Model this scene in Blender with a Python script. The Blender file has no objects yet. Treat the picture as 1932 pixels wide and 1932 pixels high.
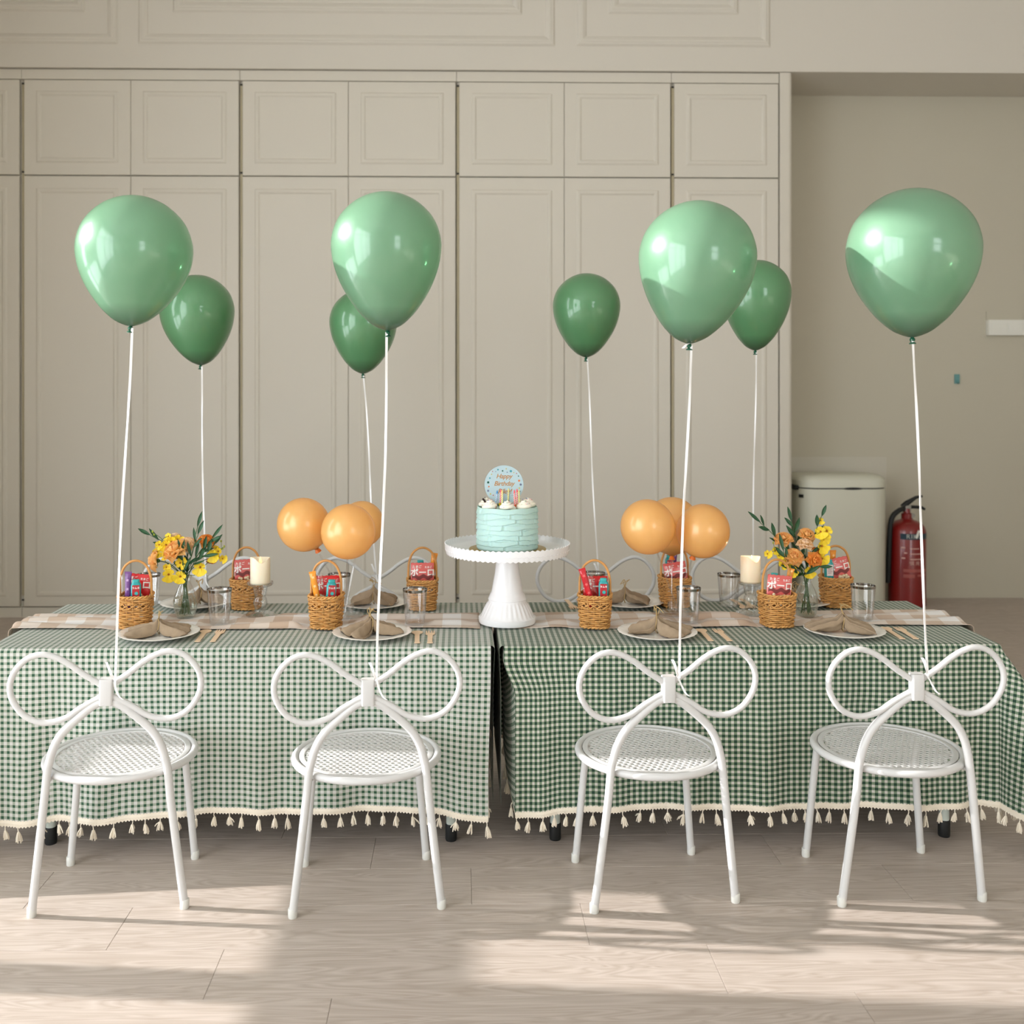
import bpy, math, random
from mathutils import Vector, Matrix
random.seed(7)
PI = math.pi
sc = bpy.context.scene
C = sc.collection

# ------------------------------------------------------------------ camera, sky, sun, exposure
CAM_H, YAW, FPX, PPX, PPY = 1.04, math.radians(1.1), 1932.0, 905.0, 740.0
cam_d = bpy.data.cameras.new('camera'); cam = bpy.data.objects.new('camera', cam_d); C.objects.link(cam)
cam.location = (0, 0, CAM_H); cam.rotation_euler = (PI/2, 0, -YAW)
cam_d.sensor_width = 36; cam_d.lens = 36.0*FPX/1932.0
cam_d.shift_x = (966-PPX)/1932.0; cam_d.shift_y = -(966-PPY)/1932.0
cam_d.clip_start = .02
cam_d.dof.use_dof = True; cam_d.dof.focus_distance = 2.4; cam_d.dof.aperture_fstop = 4.5
sc.camera = cam
world = bpy.data.worlds.new('sky'); sc.world = world; world.use_nodes = True
bg = world.node_tree.nodes['Background']
bg.inputs[0].default_value = (.90, .95, 1.0, 1); bg.inputs[1].default_value = 7.5
SUN_DIR = Vector((1, -.095, -.357)).normalized()
sun_d = bpy.data.lights.new('sun', 'SUN'); sun = bpy.data.objects.new('sun', sun_d); C.objects.link(sun)
sun_d.energy = 9.0; sun_d.angle = math.radians(.6); sun_d.color = (1.0, .96, .945)
sun.location = (-8, 3, 5); sun.rotation_euler = SUN_DIR.to_track_quat('-Z', 'Y').to_euler()
vs = sc.view_settings
vs.view_transform = 'Standard'; vs.look = 'None'; vs.gamma = 1; vs.use_curve_mapping = False; vs.exposure = 0.0
sc.cycles.max_bounces = 10; sc.cycles.diffuse_bounces = 6; sc.cycles.glossy_bounces = 4
sc.cycles.transmission_bounces = 8; sc.cycles.transparent_max_bounces = 24
sc.cycles.sample_clamp_indirect = 6; sc.cycles.caustics_reflective = False; sc.cycles.caustics_refractive = False

# room dimensions (metres)
XL, XR, YB, YF, ZC = -2.5, 3.6, -2.6, 5.13, 3.3
WT = .14

def portal(name, loc, rot, sx, sy):
    d = bpy.data.lights.new(name, 'AREA'); d.shape = 'RECTANGLE'; d.size = sx; d.size_y = sy
    d.cycles.is_portal = True
    o = bpy.data.objects.new(name, d); C.objects.link(o); o.location = loc; o.rotation_euler = rot
portal('window_portal', (XL+.005, -.7, 1.5), (0, -PI/2, 0), 2.8, 3.2)
portal('window_portal', (XL+.005, 1.75, 1.32), (0, -PI/2, 0), 2.56, 1.34)
portal('window_portal', (2.2, YB+.005, 1.55), (PI/2, 0, 0), 1.2, 1.9)

# ------------------------------------------------------------------ points seen by the camera
RV = Vector((math.cos(YAW), -math.sin(YAW), 0)); FV = Vector((math.sin(YAW), math.cos(YAW), 0))
CP = Vector((0, 0, CAM_H))
def ray(u, v): return FV + RV*((u-PPX)/FPX) + Vector((0, 0, (PPY-v)/FPX))
def onD(u, v, d): return CP + ray(u, v)*d
def onY(u, v, y): r = ray(u, v); return CP + r*(y/r.y)
def onZ(u, v, z): r = ray(u, v); return CP + r*((z-CAM_H)/r.z)

# ------------------------------------------------------------------ materials
def lin(c):
    out = []
    for x in c:
        x /= 255.0
        out.append(x/12.92 if x <= .04045 else ((x+.055)/1.055)**2.4)
    return tuple(out)+(1,)
MATS = {}
def mat(name, rgb, rough=.5, metal=0, bump=0, bscale=200, var=0, vscale=30, trans=0, ior=1.45, coat=0, emit=None, estr=0, sss=0, sheen=0, spec=.5, stretch=(1, 1, 1)):
    if name in MATS: return MATS[name]
    m = bpy.data.materials.new(name); m.use_nodes = True; nt = m.node_tree
    b = nt.nodes['Principled BSDF']
    b.inputs['Base Color'].default_value = lin(rgb); b.inputs['Roughness'].default_value = rough
    b.inputs['Metallic'].default_value = metal; b.inputs['IOR'].default_value = ior
    b.inputs['Transmission Weight'].default_value = trans; b.inputs['Coat Weight'].default_value = coat
    b.inputs['Coat Roughness'].default_value = .06; b.inputs['Sheen Weight'].default_value = sheen
    b.inputs['Specular IOR Level'].default_value = spec
    if sss:
        b.inputs['Subsurface Weight'].default_value = sss; b.inputs['Subsurface Radius'].default_value = (.01, .007, .004)
        b.inputs['Subsurface Scale'].default_value = .6
    if emit:
        b.inputs['Emission Color'].default_value = lin(emit); b.inputs['Emission Strength'].default_value = estr
    if bump or var:
        tc = nt.nodes.new('ShaderNodeTexCoord'); mp = nt.nodes.new('ShaderNodeMapping')
        mp.inputs['Scale'].default_value = stretch
        nt.links.new(tc.outputs['Object'], mp.inputs['Vector'])
    if bump:
        n = nt.nodes.new('ShaderNodeTexNoise'); n.inputs['Scale'].default_value = bscale; n.inputs['Detail'].default_value = 3
        nt.links.new(mp.outputs[0], n.inputs['Vector'])
        bp = nt.nodes.new('ShaderNodeBump'); bp.inputs['Strength'].default_value = bump; bp.inputs['Distance'].default_value = .002
        nt.links.new(n.outputs[0], bp.inputs['Height']); nt.links.new(bp.outputs[0], b.inputs['Normal'])
    if var:
        n2 = nt.nodes.new('ShaderNodeTexNoise'); n2.inputs['Scale'].default_value = vscale; n2.inputs['Detail'].default_value = 4
        nt.links.new(mp.outputs[0], n2.inputs['Vector'])
        hs = nt.nodes.new('ShaderNodeHueSaturation'); hs.inputs['Color'].default_value = lin(rgb)
        mr = nt.nodes.new('ShaderNodeMapRange'); mr.inputs['From Min'].default_value = .3; mr.inputs['From Max'].default_value = .7
        mr.inputs['To Min'].default_value = 1-var; mr.inputs['To Max'].default_value = 1+var
        nt.links.new(n2.outputs[0], mr.inputs['Value']); nt.links.new(mr.outputs[0], hs.inputs['Value'])
        nt.links.new(hs.outputs[0], b.inputs['Base Color'])
    MATS[name] = m
    return m

def N(nt, kind, **kw):
    n = nt.nodes.new(kind)
    for k, v in kw.items():
        if k.startswith('i_'): n.inputs[k[2:].replace('_', ' ')].default_value = v
        else: setattr(n, k, v)
    return n
def math_node(nt, op, a, b=None, c=None):
    n = nt.nodes.new('ShaderNodeMath'); n.operation = op
    for i, x in enumerate((a, b, c)):
        if x is None: continue
        if isinstance(x, (int, float)): n.inputs[i].default_value = x
        else: nt.links.new(x, n.inputs[i])
    return n.outputs[0]
def mixc(nt, f, a, b):
    n = nt.nodes.new('ShaderNodeMix'); n.data_type = 'RGBA'
    for sock, x in ((n.inputs[0], f), (n.inputs[6], a), (n.inputs[7], b)):
        if isinstance(x, (int, float)): sock.default_value = x
        elif isinstance(x, tuple): sock.default_value = x
        else: nt.links.new(x, sock)
    return n.outputs[2]

def gingham(name, white, mid, dark, pu, pv, duty):
    m = bpy.data.materials.new(name); m.use_nodes = True; nt = m.node_tree; b = nt.nodes['Principled BSDF']
    b.inputs['Roughness'].default_value = .85; b.inputs['Sheen Weight'].default_value = .15
    uv = N(nt, 'ShaderNodeUVMap'); sp = N(nt, 'ShaderNodeSeparateXYZ'); nt.links.new(uv.outputs[0], sp.inputs[0])
    fu = math_node(nt, 'FRACT', math_node(nt, 'DIVIDE', sp.outputs[0], pu)); fv = math_node(nt, 'FRACT', math_node(nt, 'DIVIDE', sp.outputs[1], pv))
    su = math_node(nt, 'LESS_THAN', fu, duty); sv = math_node(nt, 'LESS_THAN', fv, duty)
    either = math_node(nt, 'MAXIMUM', su, sv); both = math_node(nt, 'MULTIPLY', su, sv)
    c = mixc(nt, either, lin(white), lin(mid)); c = mixc(nt, both, c, lin(dark))
    n = N(nt, 'ShaderNodeTexNoise', i_Scale=900.0); nt.links.new(uv.outputs[0], n.inputs['Vector'])
    bp = N(nt, 'ShaderNodeBump', i_Strength=.25, i_Distance=.001); nt.links.new(n.outputs[0], bp.inputs['Height'])
    nt.links.new(bp.outputs[0], b.inputs['Normal']); nt.links.new(c, b.inputs['Base Color'])
    return m

def thin_clear(name, tint=(1, 1, 1), refl=.55, rough=.03):
    m = bpy.data.materials.new(name); m.use_nodes = True; nt = m.node_tree
    out = nt.nodes['Material Output']; nt.nodes.remove(nt.nodes['Principled BSDF'])
    t = N(nt, 'ShaderNodeBsdfTransparent'); t.inputs[0].default_value = tint+(1,)
    g = N(nt, 'ShaderNodeBsdfGlossy'); g.inputs['Roughness'].default_value = rough
    lw = N(nt, 'ShaderNodeLayerWeight', i_Blend=.35); f = math_node(nt, 'MULTIPLY_ADD', lw.outputs['Facing'], refl, .05)
    mx = N(nt, 'ShaderNodeMixShader'); nt.links.new(f, mx.inputs[0]); nt.links.new(t.outputs[0], mx.inputs[1]); nt.links.new(g.outputs[0], mx.inputs[2])
    nt.links.new(mx.outputs[0], out.inputs[0])
    return m

def latex(name, rgb, trans=.3, clear=.1, rough=.12):
    m = bpy.data.materials.new(name); m.use_nodes = True; nt = m.node_tree
    out = nt.nodes['Material Output']; p = nt.nodes['Principled BSDF']
    p.inputs['Base Color'].default_value = lin(rgb); p.inputs['Roughness'].default_value = .38
    p.inputs['Coat Weight'].default_value = 1.0; p.inputs['Coat Roughness'].default_value = rough; p.inputs['Coat IOR'].default_value = 1.6
    p.inputs['Metallic'].default_value = .12
    tr = N(nt, 'ShaderNodeBsdfTranslucent'); tr.inputs[0].default_value = lin(rgb)
    tp = N(nt, 'ShaderNodeBsdfTransparent'); tp.inputs[0].default_value = lin(tuple(min(255, c*1.05+30) for c in rgb))
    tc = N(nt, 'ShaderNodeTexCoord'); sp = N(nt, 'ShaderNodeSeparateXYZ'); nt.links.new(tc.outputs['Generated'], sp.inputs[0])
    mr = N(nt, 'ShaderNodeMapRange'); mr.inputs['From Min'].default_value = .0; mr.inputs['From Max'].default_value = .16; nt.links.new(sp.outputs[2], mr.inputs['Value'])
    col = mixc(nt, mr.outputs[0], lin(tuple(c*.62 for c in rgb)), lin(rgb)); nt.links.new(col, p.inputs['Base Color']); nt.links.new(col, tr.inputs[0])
    m1 = N(nt, 'ShaderNodeMixShader'); m1.inputs[0].default_value = trans
    nt.links.new(p.outputs[0], m1.inputs[1]); nt.links.new(tr.outputs[0], m1.inputs[2])
    m2 = N(nt, 'ShaderNodeMixShader'); m2.inputs[0].default_value = clear
    nt.links.new(m1.outputs[0], m2.inputs[1]); nt.links.new(tp.outputs[0], m2.inputs[2]); nt.links.new(m2.outputs[0], out.inputs[0])
    return m

def plank_mat():
    m = bpy.data.materials.new('floor_oak'); m.use_nodes = True; nt = m.node_tree; b = nt.nodes['Principled BSDF']
    b.inputs['Roughness'].default_value = .42; b.inputs['Specular IOR Level'].default_value = .35
    tc = N(nt, 'ShaderNodeTexCoord'); oi = N(nt, 'ShaderNodeObjectInfo')
    off = N(nt, 'ShaderNodeCombineXYZ'); r1 = math_node(nt, 'MULTIPLY', oi.outputs['Random'], 37.0)
    nt.links.new(r1, off.inputs[0]); nt.links.new(r1, off.inputs[1])
    add = N(nt, 'ShaderNodeVectorMath', operation='ADD'); nt.links.new(tc.outputs['Object'], add.inputs[0]); nt.links.new(off.outputs[0], add.inputs[1])
    mp = N(nt, 'ShaderNodeMapping'); mp.inputs['Scale'].default_value = (1.6, 16, 1); nt.links.new(add.outputs[0], mp.inputs['Vector'])
    n1 = N(nt, 'ShaderNodeTexNoise', i_Scale=1.3, i_Detail=2.0, i_Distortion=.9); nt.links.new(mp.outputs[0], n1.inputs['Vector'])
    rings = math_node(nt, 'FRACT', math_node(nt, 'MULTIPLY', n1.outputs[0], 13.0))
    tri = math_node(nt, 'ABSOLUTE', math_node(nt, 'SUBTRACT', rings, .5))
    mp2 = N(nt, 'ShaderNodeMapping'); mp2.inputs['Scale'].default_value = (3, 140, 1); nt.links.new(add.outputs[0], mp2.inputs['Vector'])
    n2 = N(nt, 'ShaderNodeTexNoise', i_Scale=1.0, i_Detail=3.0); nt.links.new(mp2.outputs[0], n2.inputs['Vector'])
    f = math_node(nt, 'ADD', math_node(nt, 'MULTIPLY', tri, .9), math_node(nt, 'MULTIPLY', n2.outputs[0], .6))
    c = mixc(nt, math_node(nt, 'MULTIPLY', f, .95), lin(FLOOR_A), lin(FLOOR_B))
    hs = N(nt, 'ShaderNodeHueSaturation'); nt.links.new(c, hs.inputs['Color'])
    nt.links.new(math_node(nt, 'MULTIPLY_ADD', oi.outputs['Random'], .05, .975), hs.inputs['Value'])
    nt.links.new(hs.outputs[0], b.inputs['Base Color'])
    bp = N(nt, 'ShaderNodeBump', i_Strength=.08, i_Distance=.001); nt.links.new(n2.outputs[0], bp.inputs['Height']); nt.links.new(bp.outputs[0], b.inputs['Normal'])
    return m
FLOOR_A, FLOOR_B = (154, 140, 127), (194, 183, 174)

WALL = mat('wall_paint', (207, 202, 191), .75, bump=.05, bscale=60)
CAB = mat('cabinet_lacquer', (207, 202, 190), .45)
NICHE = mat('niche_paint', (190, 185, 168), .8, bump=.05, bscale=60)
CEIL = mat('ceiling_paint', (235, 233, 228), .8)
GAPM = mat('gap_rail', (168, 158, 130), .5)
DARK = mat('dark_gap', (24, 26, 22), .6)
PLANK = plank_mat()
SUBF = mat('subfloor', (150, 138, 124), .8)
WHITE = mat('white_powder_coat', (203, 203, 202), .32, bump=.03, bscale=500)
CAPM = mat('foot_plastic', (208, 208, 202), .35)
BLACK = mat('black_rubber', (22, 24, 24), .55)
LEGM = mat('table_leg_paint', (214, 224, 216), .4)
TOPM = mat('table_top', (225, 225, 220), .5)
CLOTH_L = gingham('gingham_daylit', (201, 200, 196), (152, 162, 146), (38, 78, 56), .0140, .0125, .46)  # narrower green stripes; daylight from the left is mixed into these lighter colours
CLOTH_R = gingham('gingham_shaded', (198, 194, 186), (114, 132, 108), (20, 56, 39), .0136, .0125, .52)  # wider green stripes; colours also darkened for lying away from the daylight
COTTON = mat('cotton_trim', (236, 226, 208), .9, bump=.3, bscale=900)
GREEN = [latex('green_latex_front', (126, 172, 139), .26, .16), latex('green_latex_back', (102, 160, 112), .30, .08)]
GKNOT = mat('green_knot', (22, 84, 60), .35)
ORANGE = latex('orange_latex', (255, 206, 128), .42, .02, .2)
OKNOT = mat('orange_knot', (232, 120, 44), .4)
RIBBON = mat('satin_ribbon', (240, 240, 240), .3, sheen=.3)
CLEAR = thin_clear('clear_plastic')
VASEG = thin_clear('vase_glass', (.97, .985, .97), .75)
HOLDG = thin_clear('holder_glass', (.96, .97, .96), .8)
GLASS = mat('solid_glass', (255, 255, 255), .02, trans=1, ior=1.47)
WATER = thin_clear('vase_water', (.93, .96, .92), .2)
SILVER = mat('silver_rim', (168, 164, 158), .12, metal=1)
PORC = mat('plate_porcelain', (240, 238, 232), .18, coat=.4)
CERAM = mat('stand_melamine', (238, 238, 240), .25, coat=.2)
LINEN = mat('linen', (160, 140, 116), .95, bump=.6, bscale=1400, var=.10, vscale=60)
TWINE = mat('jute_twine', (176, 150, 104), .9)
WOODC = mat('birch_cutlery', (232, 204, 172), .7, var=.05, vscale=40, stretch=(1, 8, 1))
WICKER = mat('wicker', (202, 150, 86), .5, var=.25, vscale=90)
CANE = mat('handle_cane', (200, 144, 80), .45, var=.12, vscale=40)
WAX = mat('ivory_wax', (244, 236, 212), .45, sss=.3)
WAXLIT = mat('ivory_wax_lit', (244, 234, 208), .45, sss=.3, emit=(255, 196, 140), estr=.12)
FLAME = mat('led_flame', (250, 220, 190), .3, emit=(255, 176, 120), estr=1.2)
MINT = mat('mint_buttercream', (184, 216, 211), .55, sss=.25)
GOLD = mat('gold_board', (178, 152, 84), .35, metal=.7)
CREAM = mat('whipped_cream', (246, 240, 226), .6, sss=.2)
STEM = mat('stem_green', (58, 98, 48), .55)
LEAFM = mat('leaf_green', (42, 84, 52), .5, var=.25, vscale=40)
YELLOW = mat('orchid_yellow', (236, 206, 44), .55, var=.12, vscale=80)
BROWNC = mat('orchid_heart', (160, 92, 24), .6)
BUDM = mat('bud_green', (150, 160, 50), .55)

def petal_mat(name, inner, outer):
    m = bpy.data.materials.new(name); m.use_nodes = True; nt = m.node_tree; b = nt.nodes['Principled BSDF']
    b.inputs['Roughness'].default_value = .6
    uv = N(nt, 'ShaderNodeUVMap'); sp = N(nt, 'ShaderNodeSeparateXYZ'); nt.links.new(uv.outputs[0], sp.inputs[0])
    n = N(nt, 'ShaderNodeTexNoise', i_Scale=5.0); nt.links.new(uv.outputs[0], n.inputs['Vector'])
    f = math_node(nt, 'ADD', sp.outputs[1], math_node(nt, 'MULTIPLY_ADD', n.outputs[0], .8, -.4)); f.node.use_clamp = True
    col = mixc(nt, f, lin(inner), lin(outer)); nt.links.new(col, b.inputs['Base Color'])
    tr = N(nt, 'ShaderNodeBsdfTranslucent'); nt.links.new(col, tr.inputs[0]); mx = N(nt, 'ShaderNodeMixShader'); mx.inputs[0].default_value = .35
    nt.links.new(b.outputs[0], mx.inputs[1]); nt.links.new(tr.outputs[0], mx.inputs[2]); nt.links.new(mx.outputs[0], nt.nodes['Material Output'].inputs[0])
    return m
ROSE = [petal_mat('rose_peach', (255, 234, 160), (255, 206, 136)), petal_mat('rose_orange', (255, 216, 124), (255, 180, 86)), petal_mat('rose_cream', (255, 230, 170), (255, 232, 204))]

# ------------------------------------------------------------------ mesh helpers
class MB:
    def __init__(s): s.v = []; s.f = []; s.uv = []
    def add(s, p, uv=(0, 0)): s.v.append(tuple(p)); s.uv.append(uv); return len(s.v)-1
    def box(s, x0, x1, y0, y1, z0, z1, M=None):
        b = len(s.v)
        for z in (z0, z1):
            for x, y in ((x0, y0), (x1, y0), (x1, y1), (x0, y1)):
                p = Vector((x, y, z)); p = M @ p if M else p
                s.add(p, (x, y))
        for q in ((3, 2, 1, 0), (4, 5, 6, 7), (0, 1, 5, 4), (1, 2, 6, 5), (2, 3, 7, 6), (3, 0, 4, 7)): s.f.append([b+i for i in q])
        return s
    def grid(s, nu, nv, fn, wrap_u=False, skip=None, flip=False):
        b = len(s.v)
        for j in range(nv+1):
            for i in range(nu if wrap_u else nu+1):
                r = fn(i/nu, j/nv)
                if len(r) == 2: s.add(r[0], r[1])
                else: s.add(r, (i/nu, j/nv))
        w = nu if wrap_u else nu+1
        for j in range(nv):
            for i in range(nu):
                if skip and skip(i, j): continue
                q = [b+j*w+i, b+j*w+(i+1) % w, b+(j+1)*w+(i+1) % w, b+(j+1)*w+i]
                s.f.append(q[::-1] if flip else q)
        return s
    def lathe(s, prof, n=32, mod=None, cap0=True, cap1=True, o=(0, 0, 0)):
        b = len(s.v); k = len(prof)
        for r, z in prof:
            for i in range(n):
                a = 2*PI*i/n; rr = r*(mod(a, r, z) if mod else 1)
                s.add((o[0]+rr*math.cos(a), o[1]+rr*math.sin(a), o[2]+z), (i/n, z))
        for j in range(k-1):
            for i in range(n): s.f.append([b+j*n+i, b+j*n+(i+1) % n, b+(j+1)*n+(i+1) % n, b+(j+1)*n+i])
        if cap0: s.f.append([b+i for i in range(n)][::-1])
        if cap1: s.f.append([b+(k-1)*n+i for i in range(n)])
        return s
    def tube(s, pts, r, n=8, closed=False, caps=True, flat=None, up=None):
        P = [Vector(p) for p in pts]; k = len(P); b = len(s.v)
        rs = r if isinstance(r, (list, tuple)) else [r]*k
        T = []
        for i in range(k):
            a = P[(i-1) % k] if (closed or i > 0) else P[i]; c = P[(i+1) % k] if (closed or i < k-1) else P[i]
            t = c-a; T.append(t.normalized() if t.length > 1e-9 else Vector((0, 0, 1)))
        u = Vector(up) if up else (Vector((0, 0, 1)) if abs(T[0].z) < .9 else Vector((0, 1, 0)))
        nrm = (u-T[0]*u.dot(T[0])).normalized()
        for i in range(k):
            nrm = (nrm-T[i]*nrm.dot(T[i])); nrm = nrm.normalized() if nrm.length > 1e-9 else Vector((1, 0, 0))
            bi = T[i].cross(nrm)
            for j in range(n):
                a = 2*PI*j/n; ca, sa = math.cos(a), math.sin(a)
                w = rs[i]*(flat if flat else 1)
                s.add(P[i]+nrm*ca*rs[i]+bi*sa*w, (j/n, i/k))
        for i in range(k if closed else k-1):
            for j in range(n):
                s.f.append([b+i*n+j, b+i*n+(j+1) % n, b+((i+1) % k)*n+(j+1) % n, b+((i+1) % k)*n+j])
        if caps and not closed:
            s.f.append([b+j for j in range(n)][::-1]); s.f.append([b+(k-1)*n+j for j in range(n)])
        return s
    def ball(s, c, r, n=8, m=6, sq=(1, 1, 1)):
        b = len(s.v)
        s.add((c[0], c[1], c[2]+r*sq[2]))
        for j in range(1, m):
            t = PI*j/m
            for i in range(n):
                a = 2*PI*i/n
                s.add((c[0]+r*sq[0]*math.sin(t)*math.cos(a), c[1]+r*sq[1]*math.sin(t)*math.sin(a), c[2]+r*sq[2]*math.cos(t)), (i/n, j/m))
        e = s.add((c[0], c[1], c[2]-r*sq[2]))
        for i in range(n):
            s.f.append([b, b+1+i, b+1+(i+1) % n]); s.f.append([e, e-n+(i+1) % n, e-n+i])
        for j in range(m-2):
            for i in range(n): s.f.append([b+1+j*n+i, b+1+(j+1)*n+i, b+1+(j+1)*n+(i+1) % n, b+1+j*n+(i+1) % n])
        return s
    def poly(s, pts, z0, z1, M=None):
        b = len(s.v); n = len(pts)
        for z in (z0, z1):
            for x, y in pts:
                p = Vector((x, y, z)); s.add(M @ p if M else p, (x, y))
        s.f.append([b+i for i in range(n)][::-1]); s.f.append([b+n+i for i in range(n)])
        for i in range(n): s.f.append([b+i, b+(i+1) % n, b+n+(i+1) % n, b+n+i])
        return s
    def mesh(s, name, smooth=True, sharp=None):
        used = sorted({i for f in s.f for i in f})
        if len(used) < len(s.v):
            ix = {o: k for k, o in enumerate(used)}
            s.v = [s.v[i] for i in used]; s.uv = [s.uv[i] for i in used]; s.f = [[ix[i] for i in f] for f in s.f]
        me = bpy.data.meshes.new(name); me.from_pydata(s.v, [], s.f)
        uvl = me.uv_layers.new(name='UVMap'); flat = []
        for lp in me.loops: flat.extend(s.uv[lp.vertex_index])
        uvl.data.foreach_set('uv', flat)
        me.polygons.foreach_set('use_smooth', [smooth]*len(me.polygons))
        if smooth and sharp: me.set_sharp_from_angle(angle=math.radians(sharp))
        me.update()
        return me

def link(name, me, m=None, parent=None, loc=None, rot=None):
    if isinstance(me, MB): me = me.mesh(name, True, 40)
    o = bpy.data.objects.new(name, me); C.objects.link(o)
    if m and me is not None and not me.materials: me.materials.append(m)
    if parent: o.parent = parent
    if loc: o.location = loc
    if rot: o.rotation_euler = rot
    return o
def tag(o, label, cat, group=None):
    o['label'] = label; o['category'] = cat
    if group: o['group'] = group
    return o
def thing(name, label, cat, loc=(0, 0, 0), rz=0, group=None):
    o = bpy.data.objects.new(name, None); C.objects.link(o); o.empty_display_size = .05
    o.location = loc; o.rotation_euler = (0, 0, rz)
    return tag(o, label, cat, group)
def struct(name, me, m, parent=None, loc=None):
    o = link(name, me, m, parent, loc); o['kind'] = 'structure'; return o
def copy_tree(o, parent=None):
    c = o.copy(); C.objects.link(c); c.parent = parent
    for ch in [x for x in ALLCH.get(o.name, [])]: copy_tree(ch, c)
    return c
ALLCH = {}
def index_children(root):
    ALLCH[root.name] = [x for x in C.objects if x.parent == root]
    for ch in ALLCH[root.name]: index_children(ch)
def catmull(pts, n=6, closed=False):
    P = [Vector(p) for p in pts]; k = len(P); out = []
    rng = range(k) if closed else range(k-1)
    for i in rng:
        if closed: a, b, c, d = P[(i-1) % k], P[i], P[(i+1) % k], P[(i+2) % k]
        else: a, b, c, d = P[max(i-1, 0)], P[i], P[i+1], P[min(i+2, k-1)]
        for j in range(n):
            t = j/n
            out.append(.5*((2*b)+(c-a)*t+(2*a-5*b+4*c-d)*t*t+(3*b-a-3*c+d)*t**3))
    if not closed: out.append(P[-1])
    return out
def text_mesh(body, size, shear=0, bold=0, align='CENTER', spacing=1.0):
    cu = bpy.data.curves.new('lettering', 'FONT'); cu.body = body; cu.size = size; cu.shear = shear; cu.offset = bold
    cu.align_x = align; cu.align_y = 'CENTER'; cu.resolution_u = 3; cu.space_line = .8; cu.space_character = spacing
    ob = bpy.data.objects.new('lettering', cu); C.objects.link(ob)
    dg = bpy.context.evaluated_depsgraph_get(); me = bpy.data.meshes.new_from_object(ob.evaluated_get(dg))
    bpy.data.objects.remove(ob); bpy.data.curves.remove(cu)
    me.name = 'lettering'; me.materials.clear()
    return me
def face_to_camera(): return (PI/2, 0, 0)     # text lying in XY -> standing, read from -Y
def frame_mesh(w, h, prof):
    """moulding frame in the XZ plane, centred; profile = [(inset, proud)], proud towards -Y"""
    mb = MB(); k = len(prof)
    for ins, pr in prof:
        for x, z in ((-w/2+ins, -h/2+ins), (w/2-ins, -h/2+ins), (w/2-ins, h/2-ins), (-w/2+ins, h/2-ins)): mb.add((x, -pr, z))
    for j in range(k-1):
        for i in range(4): mb.f.append([j*4+i, j*4+(i+1) % 4, (j+1)*4+(i+1) % 4, (j+1)*4+i])
    return mb.mesh('moulding', True, 25)

FAR, NEAR = 'far from extinguisher', 'near extinguisher'
PLACE = ['outer end of table far from extinguisher', 'cake end of table far from extinguisher', 'cake end of table near extinguisher', 'outer end of table near extinguisher']
OPEN, CABS = 'open-floor side', 'cabinet side'

# ================================================================== the room
def wall_with_holes(name, axis, pos, a0, a1, holes, m, thick=WT, z0=0, z1=ZC):
    """wall slab along Y (axis x) or X (axis y); holes = [(a0,a1,z0,z1)] sorted along a"""
    mb = MB(); cuts = []
    def bx(p, q, r, s):
        if q-p < 1e-6 or s-r < 1e-6: return
        if axis == 'x': mb.box(min(pos, pos+thick), max(pos, pos+thick), p, q, r, s)
        else: mb.box(p, q, min(pos, pos+thick), max(pos, pos+thick), r, s)
    cur = a0
    for h0, h1, zz0, zz1 in holes:
        bx(cur, h0, z0, z1); bx(h0, h1, z0, zz0); bx(h0, h1, zz1, z1); cur = h1
    bx(cur, a1, z0, z1)
    return struct(name, mb.mesh(name, False), m)
struct('floor', MB().box(XL-WT, XR+WT, YB-WT, YF+WT, -.12, -.014).mesh('floor', False), SUBF)
FLOOR = C.objects['floor']
wall_with_holes('wall_left', 'x', XL, YB, YF, [(-2.3, .9, .1, 2.9), (1.1, 2.40, .03, 2.6)], WALL, -WT)
wall_with_holes('wall_rear', 'y', YB, XL-WT, XR+WT, [(1.6, 2.8, .6, 2.5)], WALL, -WT)
wall_with_holes('wall_right', 'x', XR, YB, YF, [], WALL, WT)
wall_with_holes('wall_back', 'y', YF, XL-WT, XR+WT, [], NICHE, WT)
struct('ceiling', MB().box(XL-WT, XR+WT, YB-WT, YF+WT, ZC, ZC+.12).mesh('ceiling', False), CEIL)
FRM = mat('window_frame_white', (232, 232, 228), .4)
def window(name, axis, pos, a0, a1, z0, z1, bars_a, bars_z, t=.05):
    root = bpy.data.objects.new(name, None); C.objects.link(root); root['kind'] = 'structure'
    def bar(p, q, r, s):
        mb = MB()
        if axis == 'x': mb.box(pos-.09, pos-.03, p, q, r, s)
        else: mb.box(p, q, pos-.09, pos-.03, r, s)
        link('window_frame', mb.mesh('window_frame', False), FRM, root)
    bar(a0, a0+t, z0, z1); bar(a1-t, a1, z0, z1); bar(a0+t, a1-t, z0, z0+t); bar(a0+t, a1-t, z1-t, z1)
    for b0, b1 in bars_a: bar(b0, b1, z0+t, z1-t)
    for b0, b1, r, s in bars_z: bar(b0, b1, r, s)
    return root
window('window_1', 'x', XL, -2.3, .9, .1, 2.9, [(-1.25, -1.18), (-.18, -.11)], [(-2.25, -1.25, 2.1, 2.16), (-1.18, -.18, 2.1, 2.16), (-.11, .85, 2.1, 2.16)])
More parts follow.
